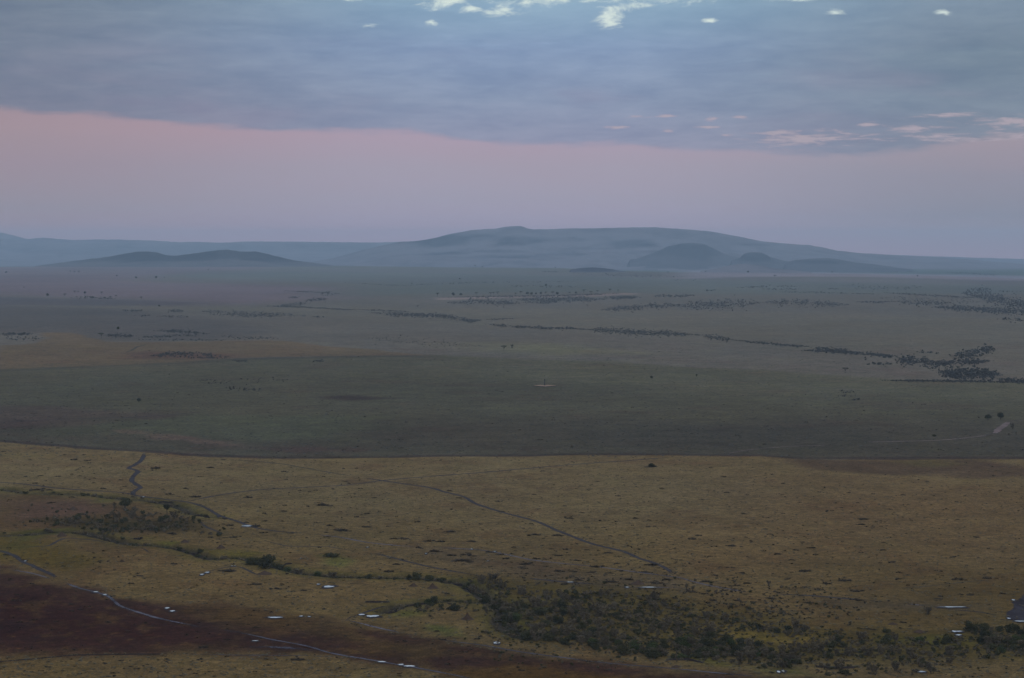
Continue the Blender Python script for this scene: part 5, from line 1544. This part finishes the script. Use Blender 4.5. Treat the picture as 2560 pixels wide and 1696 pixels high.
M_PLAT = soil_mat('pale_boards', (0.20, 0.125, 0.075), (0.30, 0.20, 0.13), 0.5)
M_EDGE = soil_mat('dark_edge', (0.03, 0.03, 0.035), (0.045, 0.045, 0.05), 0.8)
M_MAST = soil_mat('mast_steel', (0.03, 0.035, 0.05), (0.05, 0.055, 0.075), 0.8)
dep = hs * 0.95
ringo = [(0, -dep), (hs, 0), (hs * .35, dep * .75), (0, dep * .38), (-hs * .3, dep * .75), (-hs * .95, 0)]
prism('platform_edge', [(a_ * 1.015, b_ * 1.015) for a_, b_ in ringo], 0.0, 0.75, M_EDGE, plat)
prism('platform_top', ringo, 0.753, 1.05, M_PLAT, plat, 0.02)
mast = bpy.data.objects.new('mast', None); COL.objects.link(mast)
mast.location = (x + .2, y, z + 1.05)
prop(mast, 'thin dark mast with short cross arms rising from the pale platform', 'mast')
v1 = merge([limb((0, 0, -.02), (0.1, 0, 8.2), .30, .20, 8)])
link('pole', mesh_np('pole', v1[0], v1[1], M_MAST), mast)
for zz1, wq in ((2.6, 1.0), (4.6, .9), (6.6, .8)):
    v1 = limb((-wq, 0, zz1), (wq, .15, zz1 + .25), .24, .2, 6)
    link('cross_arm', mesh_np('cross_arm', v1[0], v1[1], M_MAST), mast)
v1 = leaf_cloud([(0.1, 0, 7.4, .35, .3, .9, 1)], 60, .4, rng)
link('antenna_cage', mesh_np('antenna_cage', v1[0], v1[1], M_MAST), mast)
v1 = merge([limb((0, 0, 0), (0, 0, .9), .8, .65, 8), limb((0, 0, .9), (0, 0, 2.2), .5, .4, 8)])
link('mast_foot', mesh_np('mast_foot', v1[0], v1[1], M_EDGE), mast)

# ------------------------------------------------------------------ labels for the many: nearest landmark, side, rank
LM = [(1630, 1164, 'knobbed dark bush near the green edge'), (665, 1405, 'big rounded stream bush'), (1040, 1440, 'tall central stream bush'), (822, 1468, 'long white puddle'), (620, 1316, 'puddle on the left track'),
      (932, 1542, 'double puddle by the track fork'), (313, 1257, 'large rounded tree'), (340, 1185, 'winding gully path'), (935, 1198, 'crossing of the two tracks'), (475, 1256, 'track fork past the rounded tree'),
      (1242, 1609, 'puddle below the thicket'), (1238, 1446, 'bare flat tree'), (1688, 1440, 'junction of the pale tracks'), (1600, 1469, 'long thin puddle'), (2320, 1528, 'fan shaped bush'),
      (2380, 1519, 'long puddle at the right'), (2392, 1582, 'double puddle at the right'), (1922, 1458, 'upright bush past the bend'), (1992, 1562, 'big reddish thicket bush'),
      (1953, 1680, 'two round puddles at the bottom'), (1082, 1466, 'tall peaked mound'), (552, 1368, 'rounded mound by the gully'), (1340, 1304, 'bend of the diagonal track'), (425, 1525, 'twin puddles on burnt ground'),
      (688, 1545, 'long puddle on burnt ground'), (512, 1435, 'twin puddles on the grass'), (2216, 1574, 'flat topped bush'), (2528, 1570, 'tall bush by the mud flat'), (1562, 1620, 'large round thicket bush'), (440, 1357, 'yellow green strip'),
      (1195, 1482, 'stream mouth at the thicket'), (1168, 1543, 'dark peaked mound'), (1850, 1478, 'pale track bend'), (2540, 1510, 'muddy flat'), (30, 1390, 'left end of the bottom track'), (1020, 1666, 'puddle on the bottom track'),
      (1260, 870, 'lone flat acacia'), (2113, 925, 'lone oval crowned acacia'), (253, 840, 'acacia above the yellow stripe'), (295, 822, 'dark upright lone tree'), (1044, 767, 'flat acacia left of centre'), (1469, 766, 'flat acacia right of centre'),
      (1365, 714, 'round tree on the far slope'), (2482, 1043, 'pair of dark trees'), (398, 766, 'small tree above the scattered scrub'), (1300, 736, 'tree row by the pale road'), (1741, 940, 'tiny sapling beyond the platform')]
SIZE = lambda wv, a, b: 'large' if wv > b else ('small' if wv < a else 'middling')
buckets = {}
for cat, px, py, wv, hv, o, tone in PLACED:
    near_ = min(LM, key=lambda q: math.hypot((q[0] - px), (q[1] - py) * 2.2))
    ddx, ddy = px - near_[0], (py - near_[1]) * 2.2
    side = ('right of' if ddx > 0 else 'left of') if abs(ddx) > abs(ddy) else ('beyond' if ddy < 0 else 'in front of')
    if cat == 'bush': sz = SIZE(wv, 20, 30)
    elif cat == 'scrub': sz = SIZE(wv, 15, 24)
    else: sz = SIZE(wv, 7, 10)
    noun = {'bush': tone + ' bush', 'scrub': 'dark scrub mat', 'shrub': 'dark shrub'}[cat]
    buckets.setdefault((sz, noun, side, near_[2]), []).append((math.hypot(ddx, ddy), o))
for (sz, noun, side, lm), L_ in buckets.items():
    L_.sort(key=lambda q: q[0])
    for i, (_, o) in enumerate(L_):
        if sz == 'middling': sz_ = ''
        else: sz_ = sz + ' '
        rank = '' if len(L_) == 1 else ('closest ' if i == 0 else ((ORD[i] if i < len(ORD) else str(i + 1) + 'th') + ' closest '))
        lb_ = f'{rank}{sz_}{noun} {side} the {lm}'
        o['label'] = lb_ if len(lb_.split()) <= 16 else lb_.replace(' the ', ' ', 1)
for o in bpy.data.objects:
    if '_area' in o: del o['_area']

# ------------------------------------------------------------------ haze: the air over the plain
def build_haze():
    zt, zb, L = 480.0, -330.0, 42000.0
    v = [(-L, -L, zb), (L, -L, zb), (L, L, zb), (-L, L, zb), (-L, -L, zt), (L, -L, zt), (L, L, zt), (-L, L, zt)]
    f = [(0, 3, 2, 1), (4, 5, 6, 7), (0, 1, 5, 4), (1, 2, 6, 5), (2, 3, 7, 6), (3, 0, 4, 7)]
    m_ = bpy.data.materials.new('haze')
    m_.use_nodes = True
    t = NT(m_.node_tree)
    t.n.clear()
    o = t.new('ShaderNodeOutputMaterial')
    p = t.new('ShaderNodeVolumePrincipled')
    p.inputs['Color'].default_value = (*HAZE_C, 1)
    p.inputs['Density'].default_value = HAZE_SIG
    p.inputs['Anisotropy'].default_value = 0.0
    t.l.new(p.outputs[0], o.inputs['Volume'])
    me = mesh_np('haze', v, f, m_)
    prop(link('haze', me), kind='stuff')


HAZE_C = (0.67, 0.855, 0.98)
build_haze()
